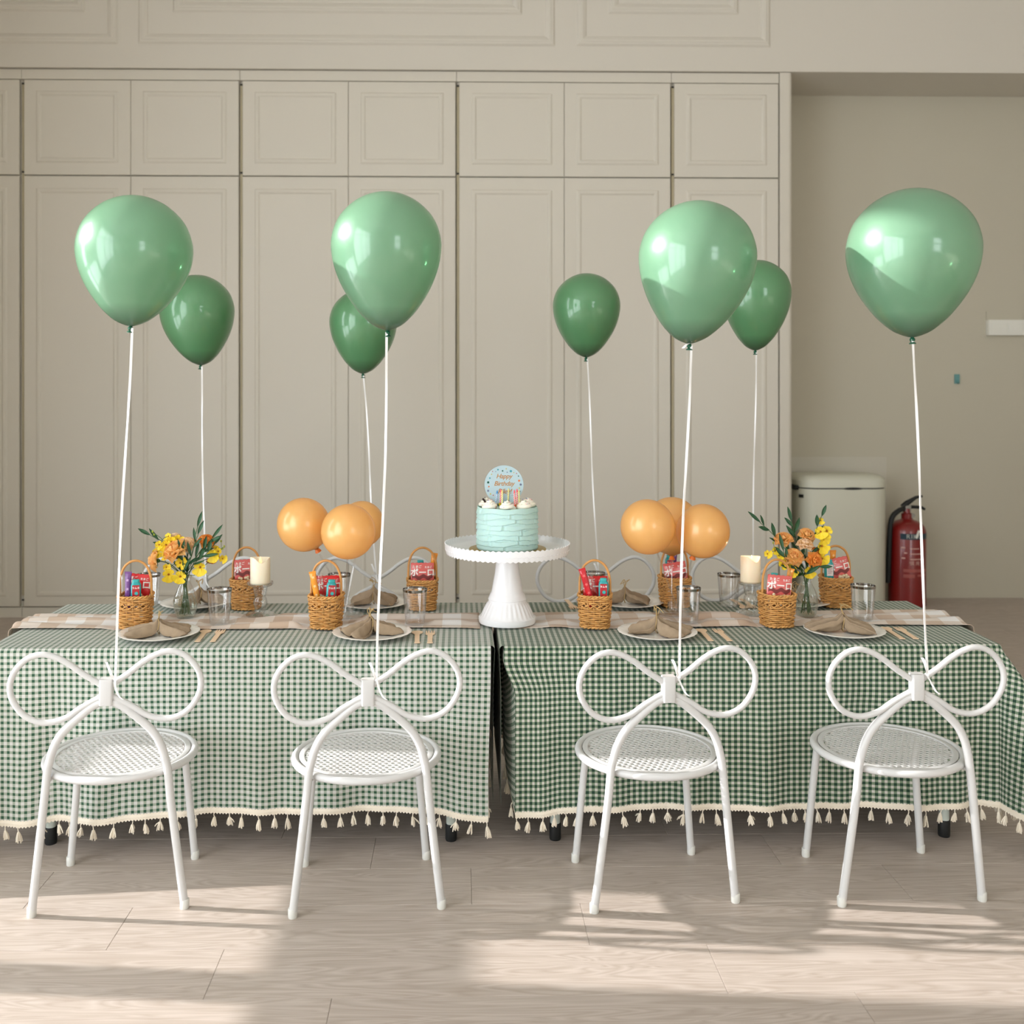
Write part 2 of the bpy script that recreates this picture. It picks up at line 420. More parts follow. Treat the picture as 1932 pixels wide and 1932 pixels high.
# the balcony door whose panes throw the sun strips on the floor: lower leaves open to the sky, a blind over one upper leaf
dr = bpy.data.objects.new('door_1', None); C.objects.link(dr); dr['kind'] = 'structure'
for nm, p, q, r, s in (('door_mullion', 1.955, 2.046, .03, 2.6), ('door_rail', 1.1, 1.955, .785, .911), ('door_rail', 2.046, 2.40, .785, .911), ('blind', 1.1, 1.955, .911, 2.6)):
    link(nm, MB().box(XL-.06, XL-.02, p, q, r, s).mesh(nm, False), FRM, dr)
window('window_2', 'y', YB, 1.6, 2.8, .6, 2.5, [], [(1.65, 2.75, 1.5, 1.62)])

# floor boards, laid in a quarter-step pattern
PW, PL, GAP = .1585, .904, .0003
k0 = -4
row = k0
while True:
    y0 = 1.763+PW*row; y1 = y0+PW
    if y0 > YF: break
    j = (-.44-.22*row) % PL - PL*4
    while j < XR:
        a, b = max(j, XL+.002), min(j+PL, XR-.002); yy1 = min(y1, YF-.002)
        if b-a > .03 and yy1-y0 > .01:
            w, h = (b-a)/2-GAP, (yy1-y0)/2-GAP; c = .0005
            mb = MB()
            for z, ins in ((-.0135, 0), (-c, 0), (0, c)):
                for x, y in ((-w+ins, -h+ins), (w-ins, -h+ins), (w-ins, h-ins), (-w+ins, h-ins)): mb.add((x, y, z))
            for q in range(2):
                for i in range(4): mb.f.append([q*4+i, q*4+(i+1) % 4, q*4+4+(i+1) % 4, q*4+4+i])
            mb.f.append([8, 9, 10, 11])
            link('floor_plank', mb.mesh('floor_plank', False), PLANK, FLOOR, ((a+b)/2, (y0+yy1)/2, 0))
        j += PL
    row += 1
link('floor_field', MB().box(XL, XR, YB, 1.763+PW*k0-GAP, -.0139, 0).mesh('floor_field', False), PLANK, FLOOR)

# wall above the cupboards (its face in line with the cupboard doors) and the soffit over the niche
YC = 4.76
ZS = 2.535
WU = struct('wall_upper', MB().box(XL, XR, YC-.012, YF-.001, ZS, ZC-.001).mesh('wall_upper', False), WALL)
UPROF = [(0, 0), (.003, .004), (.010, .008), (.016, .008), (.020, .011), (.028, .011), (.034, .008), (.042, .005), (.046, 0)]
def upper_frame(u0, u1, v1, ztop):
    p0, p1 = onY(u0, v1, YC-.012), onY(u1, v1, YC-.012); zb = (p0.z+p1.z)/2; x0, x1 = max(p0.x, XL+.06), p1.x
    if u0 < 0: x0 = XL+.06
    link('wall_moulding', frame_mesh(x1-x0, ztop-zb, UPROF), WALL, WU, ((x0+x1)/2, YC-.0121, (ztop+zb)/2))
for u0, u1, v1, ui0, ui1, vi in ((-400, 222, 81, -300, 160, 21), (261, 1047, 85, 326, 985, 23), (1088, 1453, 88, 1148, 1393, 26)):
    upper_frame(u0, u1, v1, 3.22)
    p0, p1 = onY(max(ui0, -60), vi, YC-.012), onY(ui1, vi, YC-.012)
    x0 = p0.x if ui0 > 0 else XL+.22
    link('wall_moulding', frame_mesh(p1.x-x0, 3.08-p0.z, UPROF), WALL, WU, ((p1.x+x0)/2, YC-.0121, (3.08+p0.z)/2))

# cupboards
CX0 = onY(40, 740, YC).x; UNITW = (onY(1267, 740, YC).x-CX0)/3; CXEND = onY(1470, 740, YC).x
def zat(v): return CAM_H+(PPY-v)/FPX*YC
Z_UT, Z_UB, Z_LT, Z_LB = zat(155), zat(332.7), zat(335), zat(1141)
DPROF = [(0, 0), (.003, .002), (.008, .0042), (.013, .0038), (.017, .0048), (.021, .0028), (.025, 0)]
def cabinet(x0, x1, doors, label):
    t = thing('wall_cabinet', label, 'cabinet', ((x0+x1)/2, YC, 0), 0, 'wall cabinets')
    cx = (x0+x1)/2
    link('cabinet_body', MB().box(x0-cx+.001, x1-cx-.001, .022, YF-YC-.004, .0, ZS-.003).mesh('cabinet_body', False), CAB, t)
    link('plinth', MB().box(x0-cx+.001, x1-cx-.001, .008, .0215, 0, Z_LB-.006).mesh('plinth', False), CAB, t)
    link('top_filler', MB().box(x0-cx+.001, x1-cx-.001, .003, .0215, Z_UT+.004, ZS-.004).mesh('top_filler', False), CAB, t)
    link('grip_rail', MB().box(x0-cx-.011+.012, x0-cx+.013, .0075, .0215, Z_LB+.05, Z_UT-.012).mesh('grip_rail', False), GAPM, t)
    for zc in (Z_UT-.016, Z_UB+.014, Z_LB+.03): link('rail_stop', MB().box(x0-cx+.001, x0-cx+.012, .003, .0070, zc-.004, zc+.003).mesh('rail_stop', False), DARK, t)
    for d0, d1 in doors:
        for z0, z1, i0, i1, i2 in ((Z_UB, Z_UT, .055, .05, .055), (Z_LB, Z_LT, .055, .055, .045)):
            w, h = d1-d0, z1-z0
            mb = MB(); c = .002
            for y, ins in ((.0205, 0), (c, 0), (0, c)):
                for x, z in ((-w/2+ins, -h/2+ins), (w/2-ins, -h/2+ins), (w/2-ins, h/2-ins), (-w/2+ins, h/2-ins)): mb.add((x, y, z))
            for q in range(2):
                for i in range(4): mb.f.append([q*4+i, q*4+4+i, q*4+4+(i+1) % 4, q*4+(i+1) % 4][::-1])
            mb.f.append([8, 9, 10, 11])
            d = link('door', mb.mesh('door', False), CAB, t, ((d0+d1)/2-cx, 0, (z0+z1)/2))
            link('door_moulding', frame_mesh(w-2*i0, h-i1-i2, DPROF), CAB, d, (0, -.0002, (i2-i1)/2))
labs = ['cream panelled wall cabinet in the corner by the daylight wall', 'cream two-door wall cabinet behind the vase with the side-facing rose',
        'cream two-door wall cabinet behind the orange balloons far from extinguisher', 'cream two-door wall cabinet behind the cake topper', 'narrow cream one-column wall cabinet next to the bin niche']
cabinet(XL+.004, CX0, [(XL+.012, CX0-.009)], labs[0])
for i in range(3):
    x0 = CX0+UNITW*i; xm = x0+UNITW/2
    cabinet(x0, x0+UNITW, [(x0+.013, xm-.0009), (xm+.0009, x0+UNITW-.005)], labs[i+1])
cabinet(CX0+3*UNITW, CXEND, [(CX0+3*UNITW+.013, CXEND-.003)], labs[4])
# rounded end panel
xe0, xe1 = CXEND+.002, onY(1495, 740, YC).x
mb = MB(); r = .022; prof = [(xe0, -.006)]+[(xe1-r+r*math.sin(a), -.006+r-r*math.cos(a)) for a in [i*PI/12 for i in range(7)]]+[(xe1, YF-YC-.002), (xe0, YF-YC-.002)]
mb.poly([(x, YC+y) for x, y in prof], 0, ZS-.002)
tag(link('end_panel', mb, CAB), 'cream rounded end panel closing the cabinet row beside the niche', 'panel')

# ------------------------------------------------------------------ niche things
def sq_ring(w, d, r, n=6):
    pts = []
    for cx, cy, a0 in ((w/2-r, -d/2+r, -PI/2), (w/2-r, d/2-r, 0), (-w/2+r, d/2-r, PI/2), (-w/2+r, -d/2+r, PI)):
        for i in range(n+1):
            a = a0+PI/2*i/n; pts.append((cx+r*math.cos(a), cy+r*math.sin(a)))
    return pts
def loft(rings, cap0=True, cap1=True):
    mb = MB(); n = len(rings[0][0])
    for pts, z in rings:
        for x, y in pts: mb.add((x, y, z), (x, y))
    for j in range(len(rings)-1):
        for i in range(n): mb.f.append([j*n+i, j*n+(i+1) % n, (j+1)*n+(i+1) % n, (j+1)*n+i])
    if cap0: mb.f.append(list(range(n))[::-1])
    if cap1: mb.f.append([(len(rings)-1)*n+i for i in range(n)])
    return mb
BINM = mat('bin_enamel', (206, 206, 190), .4)
bx0, bx1 = onY(1506, 900, 4.86).x, onY(1675, 900, 4.86).x
bw = bx1-bx0; bz = CAM_H-(905-PPY)/FPX*4.8; bd = .3
b = thing('waste_bin', 'tall pale sage pedal bin with flat lid in the niche', 'bin', ((bx0+bx1)/2, 4.965, 0))
link('bin_body', loft([(sq_ring(bw-.01, bd-.01, .09), 0), (sq_ring(bw, bd, .09), .01), (sq_ring(bw, bd, .09), bz-.05)]).mesh('bin_body', True, 40), BINM, b)
link('lid_gap', loft([(sq_ring(bw-.012, bd-.012, .085), bz-.0499), (sq_ring(bw-.012, bd-.012, .085), bz-.0442)]).mesh('lid_gap', True, 40), BLACK, b)
link('lid', loft([(sq_ring(bw, bd, .09), bz-.044), (sq_ring(bw+.002, bd, .09), bz-.012), (sq_ring(bw-.012, bd-.012, .085), bz-.002), (sq_ring(bw-.05, bd-.05, .07), bz+.012), (sq_ring(bw-.2, bd-.15, .05), bz+.016)]).mesh('lid', True, 35), BINM, b)
link('hinge', loft([(sq_ring(.03, .14, .012), bz-.058), (sq_ring(.034, .15, .014), bz-.045), (sq_ring(.03, .14, .012), bz-.036)]), BLACK, b, (-bw/2+.002, -.02, 0))
link('finger_notch', MB().poly([(.05*math.cos(a), .006*math.sin(a)) for a in [i*PI/8 for i in range(16)]], -.001, .001, Matrix.Rotation(PI/2, 4, 'X')), BLACK, b, (.03, -bd/2-.0005, bz-.047))
link('bag_clip', MB().box(-.012, .012, -.002, .002, -.008, .008), DARK, b, (-bw/2+.012, -bd/2+.04, bz-.085), (0, 0, -.9))
RED = mat('extinguisher_red', (122, 16, 14), .3, coat=.5)
EBAND = mat('extinguisher_band', (22, 50, 66), .4); EPRINT = mat('extinguisher_print', (214, 170, 160), .5); STEEL = mat('steel', (150, 150, 145), .3, metal=1)
ex = onY(1711, 1000, 4.93); er = .087
e = thing('fire_extinguisher', 'red fire extinguisher with dark blue band standing beside the bin', 'extinguisher', (ex.x, 4.93, 0))
ezt = CAM_H-(980-PPY)/FPX*4.9
prof = [(er-.012, 0), (er, .012), (er, ezt-.06)]+[(er*math.cos(a)*.98+.0, ezt-.06+.055*math.sin(a)) for a in [i*PI/16 for i in range(1, 7)]]+[(.02, ezt)]
link('cylinder', MB().lathe(prof, 40), RED, e)
link('neck', MB().lathe([(.026, ezt-.008), (.026, ezt+.02), (.017, ezt+.024), (.015, ezt+.045)], 20), RED, e)
link('valve', MB().box(-.012, .016, -.012, .012, ezt+.03, ezt+.06), STEEL, e)
link('lever', MB().tube([(-.022, 0, ezt+.052), (.0, 0, ezt+.07), (.045, 0, ezt+.098), (.075, 0, ezt+.104)], [.013, .014, .008, .006], 8), BLACK, e)
link('carry_handle', MB().tube([(-.018, 0, ezt+.05), (.03, 0, ezt+.052), (.07, 0, ezt+.05), (.088, 0, ezt+.04)], [.011, .008, .008, .006], 8), BLACK, e)
link('hose', MB().tube(catmull([(-.014, 0, ezt+.042), (-.05, -.02, ezt+.035), (-.09, -.03, ezt-.01), (-.1, -.03, ezt-.15), (-.1, -.02, .12)], 5), .012, 10), BLACK, e)
link('gauge', MB().lathe([(.012, 0), (.012, .01)], 14), STEEL, e, (.02, -.012, ezt+.012), (PI/2, 0, 0))
def on_cyl(me, R, zc):
    """wrap lettering (x right, y up) round a cylinder, read from -Y"""
    for v in me.vertices:
        a = v.co.x/R; v.co = Vector((R*math.sin(a), -R*math.cos(a), v.co.y+zc))
    return me
def arc_patch(R, a0, a1, z0, z1): return MB().grid(14, 1, lambda i, j: (R*math.sin(a0+(a1-a0)*i), -R*math.cos(a0+(a1-a0)*i), z0+(z1-z0)*j))
zb = CAM_H-(1015-PPY)/FPX*4.85
link('label_band', arc_patch(er+.0008, -.75, 1.5, zb-.014, zb+.014), EBAND, e)
link('lettering', on_cyl(text_mesh('RIKO', .03, spacing=1.2), er+.0016, zb), mat('band_letter', (190, 190, 180), .5), e)
for q, (xa, xb, dz, th) in enumerate([(-.25, .25, .055, .004), (-.25, .5, .08, .004), (-.25, .5, .105, .005), (-.6, .9, .155, .014), (-.6, 0, .18, .016), (.15, .8, .18, .01), (-.7, -.5, .05, .006), (-.55, -.4, .075, .006), (-.7, -.5, .1, .006)]):
    link('print_line', arc_patch(er+.0008, xa, xb, zb-dz-th, zb-dz), mat('dim_print', (160, 84, 78), .5) if th > .006 else EPRINT, e)
link('lettering', on_cyl(text_mesh('慎 用', .022), er+.0012, zb-.128), EPRINT, e)
link('seal_tag', MB().box(-.005, .005, -.001, .001, -.02, .02), mat('tag_white', (230, 230, 222), .6), e, (.012, -er-.004, zb+.012), (0, .35, 0))
# switch plate and hook on the niche wall
p0, p1 = onY(1860, 604, YF), onY(1928, 633, YF)
s = thing('light_switch', 'white double light switch plate on the niche wall', 'switch', ((p0.x+p1.x)/2, YF, (p0.z+p1.z)/2))
w, h = (p1.x-p0.x)/2, (p0.z-p1.z)/2
link('switch_box', MB().box(-w, w, -.03, -.0005, -h, h), mat('switch_white', (226, 226, 218), .4), s)
for sx in (-1, 1): link('rocker', MB().box(sx*w*.46-w*.4, sx*w*.46+w*.4, -.033, -.0305, -h*.72, h*.62), mat('switch_white', (226, 226, 218), .4), s)
q0 = onY(1860, 588, YF)
link('back_plate', MB().box(-w, w, -.006, -.0005, h+.001, q0.z-(p0.z+p1.z)/2), NICHE, s)
hk = onY(1805, 715, YF)
k = thing('wall_hook', 'small blue-grey adhesive hook on the niche wall', 'hook', (hk.x, YF, hk.z))
HOOKM = mat('hook_blue', (100, 150, 150), .5)
link('hook_plate', MB().box(-.013, .013, -.006, -.0005, -.024, .024), HOOKM, k)
link('hook_lip', MB().tube([(0, -.006, -.008), (0, -.014, -.02), (0, -.018, -.014)], .006, 8), HOOKM, k)
sh = onY(1500, 862, YF); sh1 = onY(1672, 862, YF)
tag(link('splash_sheet', MB().box(sh.x-.08, sh1.x, YF-.003, YF-.0005, .02, sh.z), mat('splash_sheet', (194, 190, 176), .5)), 'pale thin splash sheet fixed to the niche wall behind the bin', 'panel')

# ================================================================== tables and cloths
ZT = .458            # table top surface
ZCL = .4605          # upper face of the cloth on the table
TABX = [(-1.065, .066), (.104, 1.235)]
TABY = (2.345, 2.815)
LX = [[onZ(97, 1590, 0).x, onZ(851, 1590, 0).x], [onZ(1048, 1586, 0).x, onZ(1777, 1573, 0).x]]
def table(i, label):
    x0, x1 = TABX[i]; y0, y1 = TABY
    t = thing('folding_table', label, 'table', ((x0+x1)/2, (y0+y1)/2, 0), 0, 'low folding tables pushed end to end')
    cx, cy = (x0+x1)/2, (y0+y1)/2
    link('tabletop', loft([(sq_ring(x1-x0-.004, y1-y0-.004, .02), ZT-.025), (sq_ring(x1-x0, y1-y0, .022), ZT-.022), (sq_ring(x1-x0, y1-y0, .022), ZT-.003), (sq_ring(x1-x0-.006, y1-y0-.006, .02), ZT)]), TOPM, t)
    for lx in LX[i]:
        for ly in (y0+.035, y1-.035):
            l = link('leg', MB().tube([(0, 0, .03), (0, 0, ZT-.026)], .0115, 14), LEGM, t, (lx-cx, ly-cy, 0))
            link('foot_cap', MB().lathe([(.0125, 0), (.0135, .003), (.0135, .036), (.0125, .039), (.0116, .039)], 16), BLACK, l)
table(0, 'white folding table under the daylit-toned gingham cloth')
table(1, 'white folding table under the shade-toned green gingham cloth')

DROP = .370
CHF = []             # (origin, heading) of the chairs on the open-floor side; their seats press into the cloth
for l, r_ in (((62, 1729), (346, 1713)), ((552, 1731), (833, 1713)), ((1126, 1721), (1383, 1702)), ((1591, 1709), (1850, 1699))):
    a, b_ = onZ(l[0], l[1], 0), onZ(r_[0], r_[1], 0); dx = (b_-a).normalized(); fw = Vector((-dx.y, dx.x, 0))
    CHF.append(((a+b_)/2+fw*.111, math.atan2(dx.y, dx.x)))
def smooth(a, b, x): x = max(0, min(1, (x-a)/(b-a))); return x*x*(3-2*x)
def cloth_map(i, s, t, lift=0):
    """flat cloth coordinates (s,t) -> hanging position on table i"""
    x0, x1 = TABX[i]; y0, y1 = TABY
    x0 -= .004; x1 += .004; y0 -= .005; y1 += .005
    cs, ct = min(max(s, x0), x1), min(max(t, y0), y1); ds, dt = s-cs, t-ct; r = math.hypot(ds, dt)
    if r < 1e-9:
        return Vector((s, t, ZCL+.0006*math.sin(s*23+i)*math.sin(t*17)+lift))
    nx, ny = ds/r, dt/r; rho = .010; q = rho*PI/2
    if r < q:
        a = r/rho; return Vector((cs+nx*rho*math.sin(a), ct+ny*rho*math.sin(a), ZCL-rho*(1-math.cos(a))))
    drop = r-q; k = drop/DROP
    c = (2*abs(nx*ny))
    fl = .60*c**1.3
    al = s if abs(ny) > abs(nx) else t
    w = (.0095*math.sin(al*16+1.3+i*2)+.006*math.sin(al*37+i)+.0035*math.sin(al*71+2))*k*(1-c)
    # fold valley just beside each outer corner
    oc = x1 if i == 1 else x0
    dv = abs(s-(oc-(.045 if i == 1 else -.16)))
    if ny < -.7: w -= .022*k*math.exp(-(dv/.035)**2); w += .008*k*math.exp(-((dv-.08)/.05)**2)
    out = rho+drop*fl+w*.8+.003*k
    if (i == 0 and nx > .7) or (i == 1 and nx < -.7): out = rho-.004*min(1, k*4)
    down = rho+drop*math.sqrt(max(0, 1-fl*fl))
    p = Vector((cs+nx*(out+lift), ct+ny*(out+lift), ZCL-down))
    # inner vertical edge of the shade-toned cloth is drawn back from the gap
    if ny < -.7:
        if i == 1: p.x += .026*smooth(.02, .10, drop)*math.exp(-((s-x0)/.10)**2)
        else: p.x -= .006*smooth(.02, .3, drop)*math.exp(-((s-x1)/.10)**2); 
        e = abs(s-(x0 if i == 1 else x1)); p.z -= .020*k*math.exp(-(e/.10)**2)
        if i == 0: p.z -= .026*k*smooth(-.45, -1.06, s)
        for o, _ in CHF:
            dx = p.x-o.x
            if abs(dx) < .162:
                yy = o.y+math.sqrt(.163**2-dx*dx)
                if yy > p.y: p.y += (yy-p.y)*math.exp(-((p.z-.277)/.06)**4)
    return p
def lspace(a, b, n): return [a+(b-a)*k/n for k in range(n+1)]
def cloth(i, m, label):
    x0, x1 = TABX[i][0]-.004, TABX[i][1]+.004; y0, y1 = TABY[0]-.005, TABY[1]+.005
    fine = [.004, .008, .012, .0158]
    def over(edge, sgn): return [edge+sgn*f for f in fine]+[edge+sgn*(.0158+(DROP-.0158)*k/26) for k in range(1, 27)]
    S = lspace(x0, x1, 110); T = over(y0, -1)[::-1]+lspace(y0, y1, 24)+over(y1, 1)
    inner_hi = (i == 0)
    left = over(x0, -1)[::-1]; right = over(x1, 1)
    S = left+S+right
    mb = MB(); w = len(S)
    for t in T:
        for s_ in S: mb.add(cloth_map(i, s_, t), (s_, t))
    for b_ in range(len(T)-1):
        for a_ in range(w-1):
            sm = (S[a_]+S[a_+1])/2; tm = (T[b_]+T[b_+1])/2
            inner = sm > x1 if i == 0 else sm < x0
            if inner and (tm < y0 or tm > y1): continue
            mb.f.append([b_*w+a_, b_*w+a_+1, (b_+1)*w+a_+1, (b_+1)*w+a_])
    # corner gathered back into the gap between the tables
    xe = x1 if i == 0 else x0
    for ys, yy in ((-1, y0), (1, y1)):
        def flap(p, q):
            base = cloth_map(i, xe, yy+ys*(.016+(DROP-.016)*q))
            k = -ys
            off = Vector(((.003 if i == 0 else -.022)*math.sin(p*PI*.6)*min(1, q*2.5+.1), k*.17*p, 0))
            hemrise = .16*p*q if i == 1 else .22*p*q
            z = base.z+hemrise
            return ((base.x+off.x*(1 if q > .02 else .2), base.y+off.y, z), (xe+.7*(p*.17)+.7*q*DROP, yy+.7*q*DROP-.7*p*.17))
        mb.grid(14, 26, flap, flip=(i == 0) == (ys < 0))
    o = link('tablecloth', mb.mesh('tablecloth', True), m)
    tag(o, label, 'tablecloth', 'gingham tablecloths with tassels')
    # hem braid and tassels, following the open edge
    segs = []
    if i == 0: segs = [[(s_, y0-DROP, 0, -1) for s_ in lspace(x1, x0-DROP, 420)], [(x0-DROP, t, -1, 0) for t in lspace(y0-DROP, y1+DROP, 330)], [(s_, y1+DROP, 0, 1) for s_ in lspace(x0-DROP, x1, 420)]]
    else: segs = [[(s_, y0-DROP, 0, -1) for s_ in lspace(x0, x1+DROP, 420)], [(x1+DROP, t, 1, 0) for t in lspace(y0-DROP, y1+DROP, 330)], [(s_, y1+DROP, 0, 1) for s_ in lspace(x1+DROP, x0, 420)]]
    tb = MB()
    for seg in segs:
        base = len(tb.v)
        for k, (s_, t, ax, ay) in enumerate(seg):
            sc_ = .0016*(1 if k % 2 else -1)
            for d, lf in ((-.003-sc_*.5, .0012), (.003, .0026), (.0105+sc_, .0012)):
                p = cloth_map(i, s_+ax*d, t+ay*d, lf); tb.add(p, (s_+t, d))
        n = len(seg)
        for k in range(n-1):
            for a_ in range(2):
                q = [base+k*3+a_, base+k*3+a_+1, base+(k+1)*3+a_+1, base+(k+1)*3+a_]
                tb.f.append(q)
    link('hem_braid', tb.mesh('hem_braid', False), COTTON, o)
    fb = MB()
    for ys, yy in ((-1, y0),):
        for k in range(41):
            p = k/40
            for d, lf in ((.0, 0), (.010, .001)):
                base = cloth_map(i, xe, yy-DROP); off = (.003 if i == 0 else -.022)*math.sin(p*PI*.6)
                fb.add((base.x+off+lf, base.y+.17*p, base.z+(.16 if i == 1 else .22)*p-d), (p, d))
        for k in range(40): fb.f.append([k*2, k*2+1, k*2+3, k*2+2])
    link('hem_braid', fb.mesh('hem_braid', False), COTTON, o)
    rnd = random.Random(31+i)
    for si, seg in enumerate(segs):
        step = .0355; acc = rnd.uniform(.004, .02); L = abs(seg[0][0]-seg[-1][0])+abs(seg[0][1]-seg[-1][1]); n = len(seg)-1
        while acc < L:
            s_, t, ax, ay = seg[min(n, int(acc/L*n))]
            p = cloth_map(i, s_+ax*.010, t+ay*.010, .0005)
            x = link('tassel', TASSELS[rnd.randrange(5)], COTTON, o, (p.x, p.y, p.z+.002), (rnd.uniform(-.12, .12), rnd.uniform(-.12, .12), rnd.uniform(0, 6)))
            sc_ = rnd.uniform(.85, 1.1); zmax = (p.z+.001)/.0365; sc_ = min(sc_, zmax); x.scale = (1, 1, sc_)
            acc += step*rnd.uniform(.75, 1.25)
    for p in (.15, .4, .55, .8):
        base = cloth_map(i, xe, y0-DROP); off = (.003 if i == 0 else -.022)*math.sin(p*PI*.6)
        link('tassel', TASSELS[int(p*10) % 5], COTTON, o, (base.x+off, base.y+.17*p, base.z+(.16 if i == 1 else .22)*p-.009), (.1, .1, p*5))
    return o
def tassel_mesh(seed):
    r = random.Random(seed); mb = MB()
    mb.tube([(0, 0, 0), (r.uniform(-.001, .001), .001, -.006), (0, 0, -.012)], [.0013, .0011, .0014], 5)
    mb.ball((0, 0, -.0135), .0030, 6, 4, (1, 1, .9))
    lean = r.uniform(-.004, .004)
    for k in range(15):
        a = 2*PI*k/15+r.uniform(-.2, .2); f = r.uniform(.35, 1)
        x1, y1 = .0075*f*math.cos(a)+lean, .0075*f*math.sin(a)
        zl = -.0345+r.uniform(-.001, .005)
        if r.random() < .08: x1 *= 2.0; zl += .008
        mb.tube([(.0018*math.cos(a), .0018*math.sin(a), -.0125), (x1*.75, y1*.75, -.0125+(zl+.0125)*.55), (x1, y1, zl)], [.0012, .0015, .0011], 4)
    return mb.mesh('tassel', False)
TASSELS = [tassel_mesh(k) for k in range(5)]
CL0 = cloth(0, CLOTH_L, 'daylit-toned, narrower-striped green and white gingham tablecloth with cotton tassels')
CL1 = cloth(1, CLOTH_R, 'shade-toned, bolder-striped green and white gingham tablecloth with cotton tassels')

# table runners: large beige check, loosely rumpled, hanging over the outer ends
def runner_mat():
    return gingham('runner_check', (222, 220, 218), (208, 196, 184), (190, 168, 148), .094, .094, .5)
RUNM = runner_mat()
ZR = ZCL+.0046       # things standing on a runner press it flat
PRESS = [(onZ(u, v, ZCL), dy, r) for u, v, dy, r in ((247, 1191, .036, .055), (612, 1191, .036, .055), (1126, 1190, .036, .055), (1474, 1188, .036, .055), (350, 1166, 0, .03), (1521, 1164, 0, .03), (491, 1163, 0, .045), (1416, 1160, 0, .045), (655, 1164, 0, .05), (1272, 1160, 0, .05), (957, 1176, 0, .085), (414, 1178, 0, .034), (783, 1178, 0, .034), (1299, 1175, 0, .034), (1628, 1170, 0, .034))]
def runner(i, label):
    x0, x1 = TABX[i]; ya, yb = 2.507, 2.672
    xs = x0-.024 if i == 0 else x1+.024       # where it turns down at the outer end
    inner = .05 if i == 0 else .125
    L = abs(inner-xs)+.17
    sg = 1 if i == 1 else -1
    rnd = random.Random(5+i); ph = [rnd.uniform(0, 6) for _ in range(6)]
    def f(a, b_):
        d = a*L; flat = abs(inner-xs); edge = (b_-.5)
        yy = ya+(yb-ya)*b_+.012*math.sin(d*3+ph[0])*(1-abs(edge))+.006*math.sin(d*8+ph[3]+b_*4)
        fold = .0050*(1+math.sin(b_*15+2.6*math.sin(d*4+ph[1])+ph[2]))*(.55+.45*math.sin(d*5+ph[3])**2)+.0030*(1+math.sin(b_*27+d*9+ph[4]))*(.5+.5*math.sin(d*7+ph[5]))
        fold *= min(1, 6*b_, 6*(1-b_))
        # rolled-under long edges
        fold += .0035*math.exp(-(b_/.05)**2)+.0035*math.exp(-((1-b_)/.05)**2)
        for pc, dy, pr_ in PRESS:
            fold *= smooth(pr_*.95, pr_*1.5, math.hypot(inner+sg*d-pc.x, yy-pc.y-dy))
        z = ZCL+.0022+fold
        if d < flat: p = (inner+sg*d, yy, z)
        else:
            r = .012; e = d-flat
            if e < r*PI/2: p = (xs+sg*(r*math.sin(e/r)+0), yy, z-r*(1-math.cos(e/r)))
            else: p = (xs+sg*(r+.012*math.sin(b_*9)*(e)/.17), yy, z-r-(e-r*PI/2))
        return (p, (d*1.0, b_*.235))
    o = link('table_runner', MB().grid(150, 34, f, flip=(i == 0)).mesh('table_runner', True), RUNM)
    md = o.modifiers.new('thickness', 'SOLIDIFY'); md.thickness = .0012; md.offset = -1
    return tag(o, label, 'table runner', 'beige check table runners')
runner(0, 'beige and white check runner under the vase with side-facing rose')
runner(1, 'beige and white check runner reaching toward the fire extinguisher end')

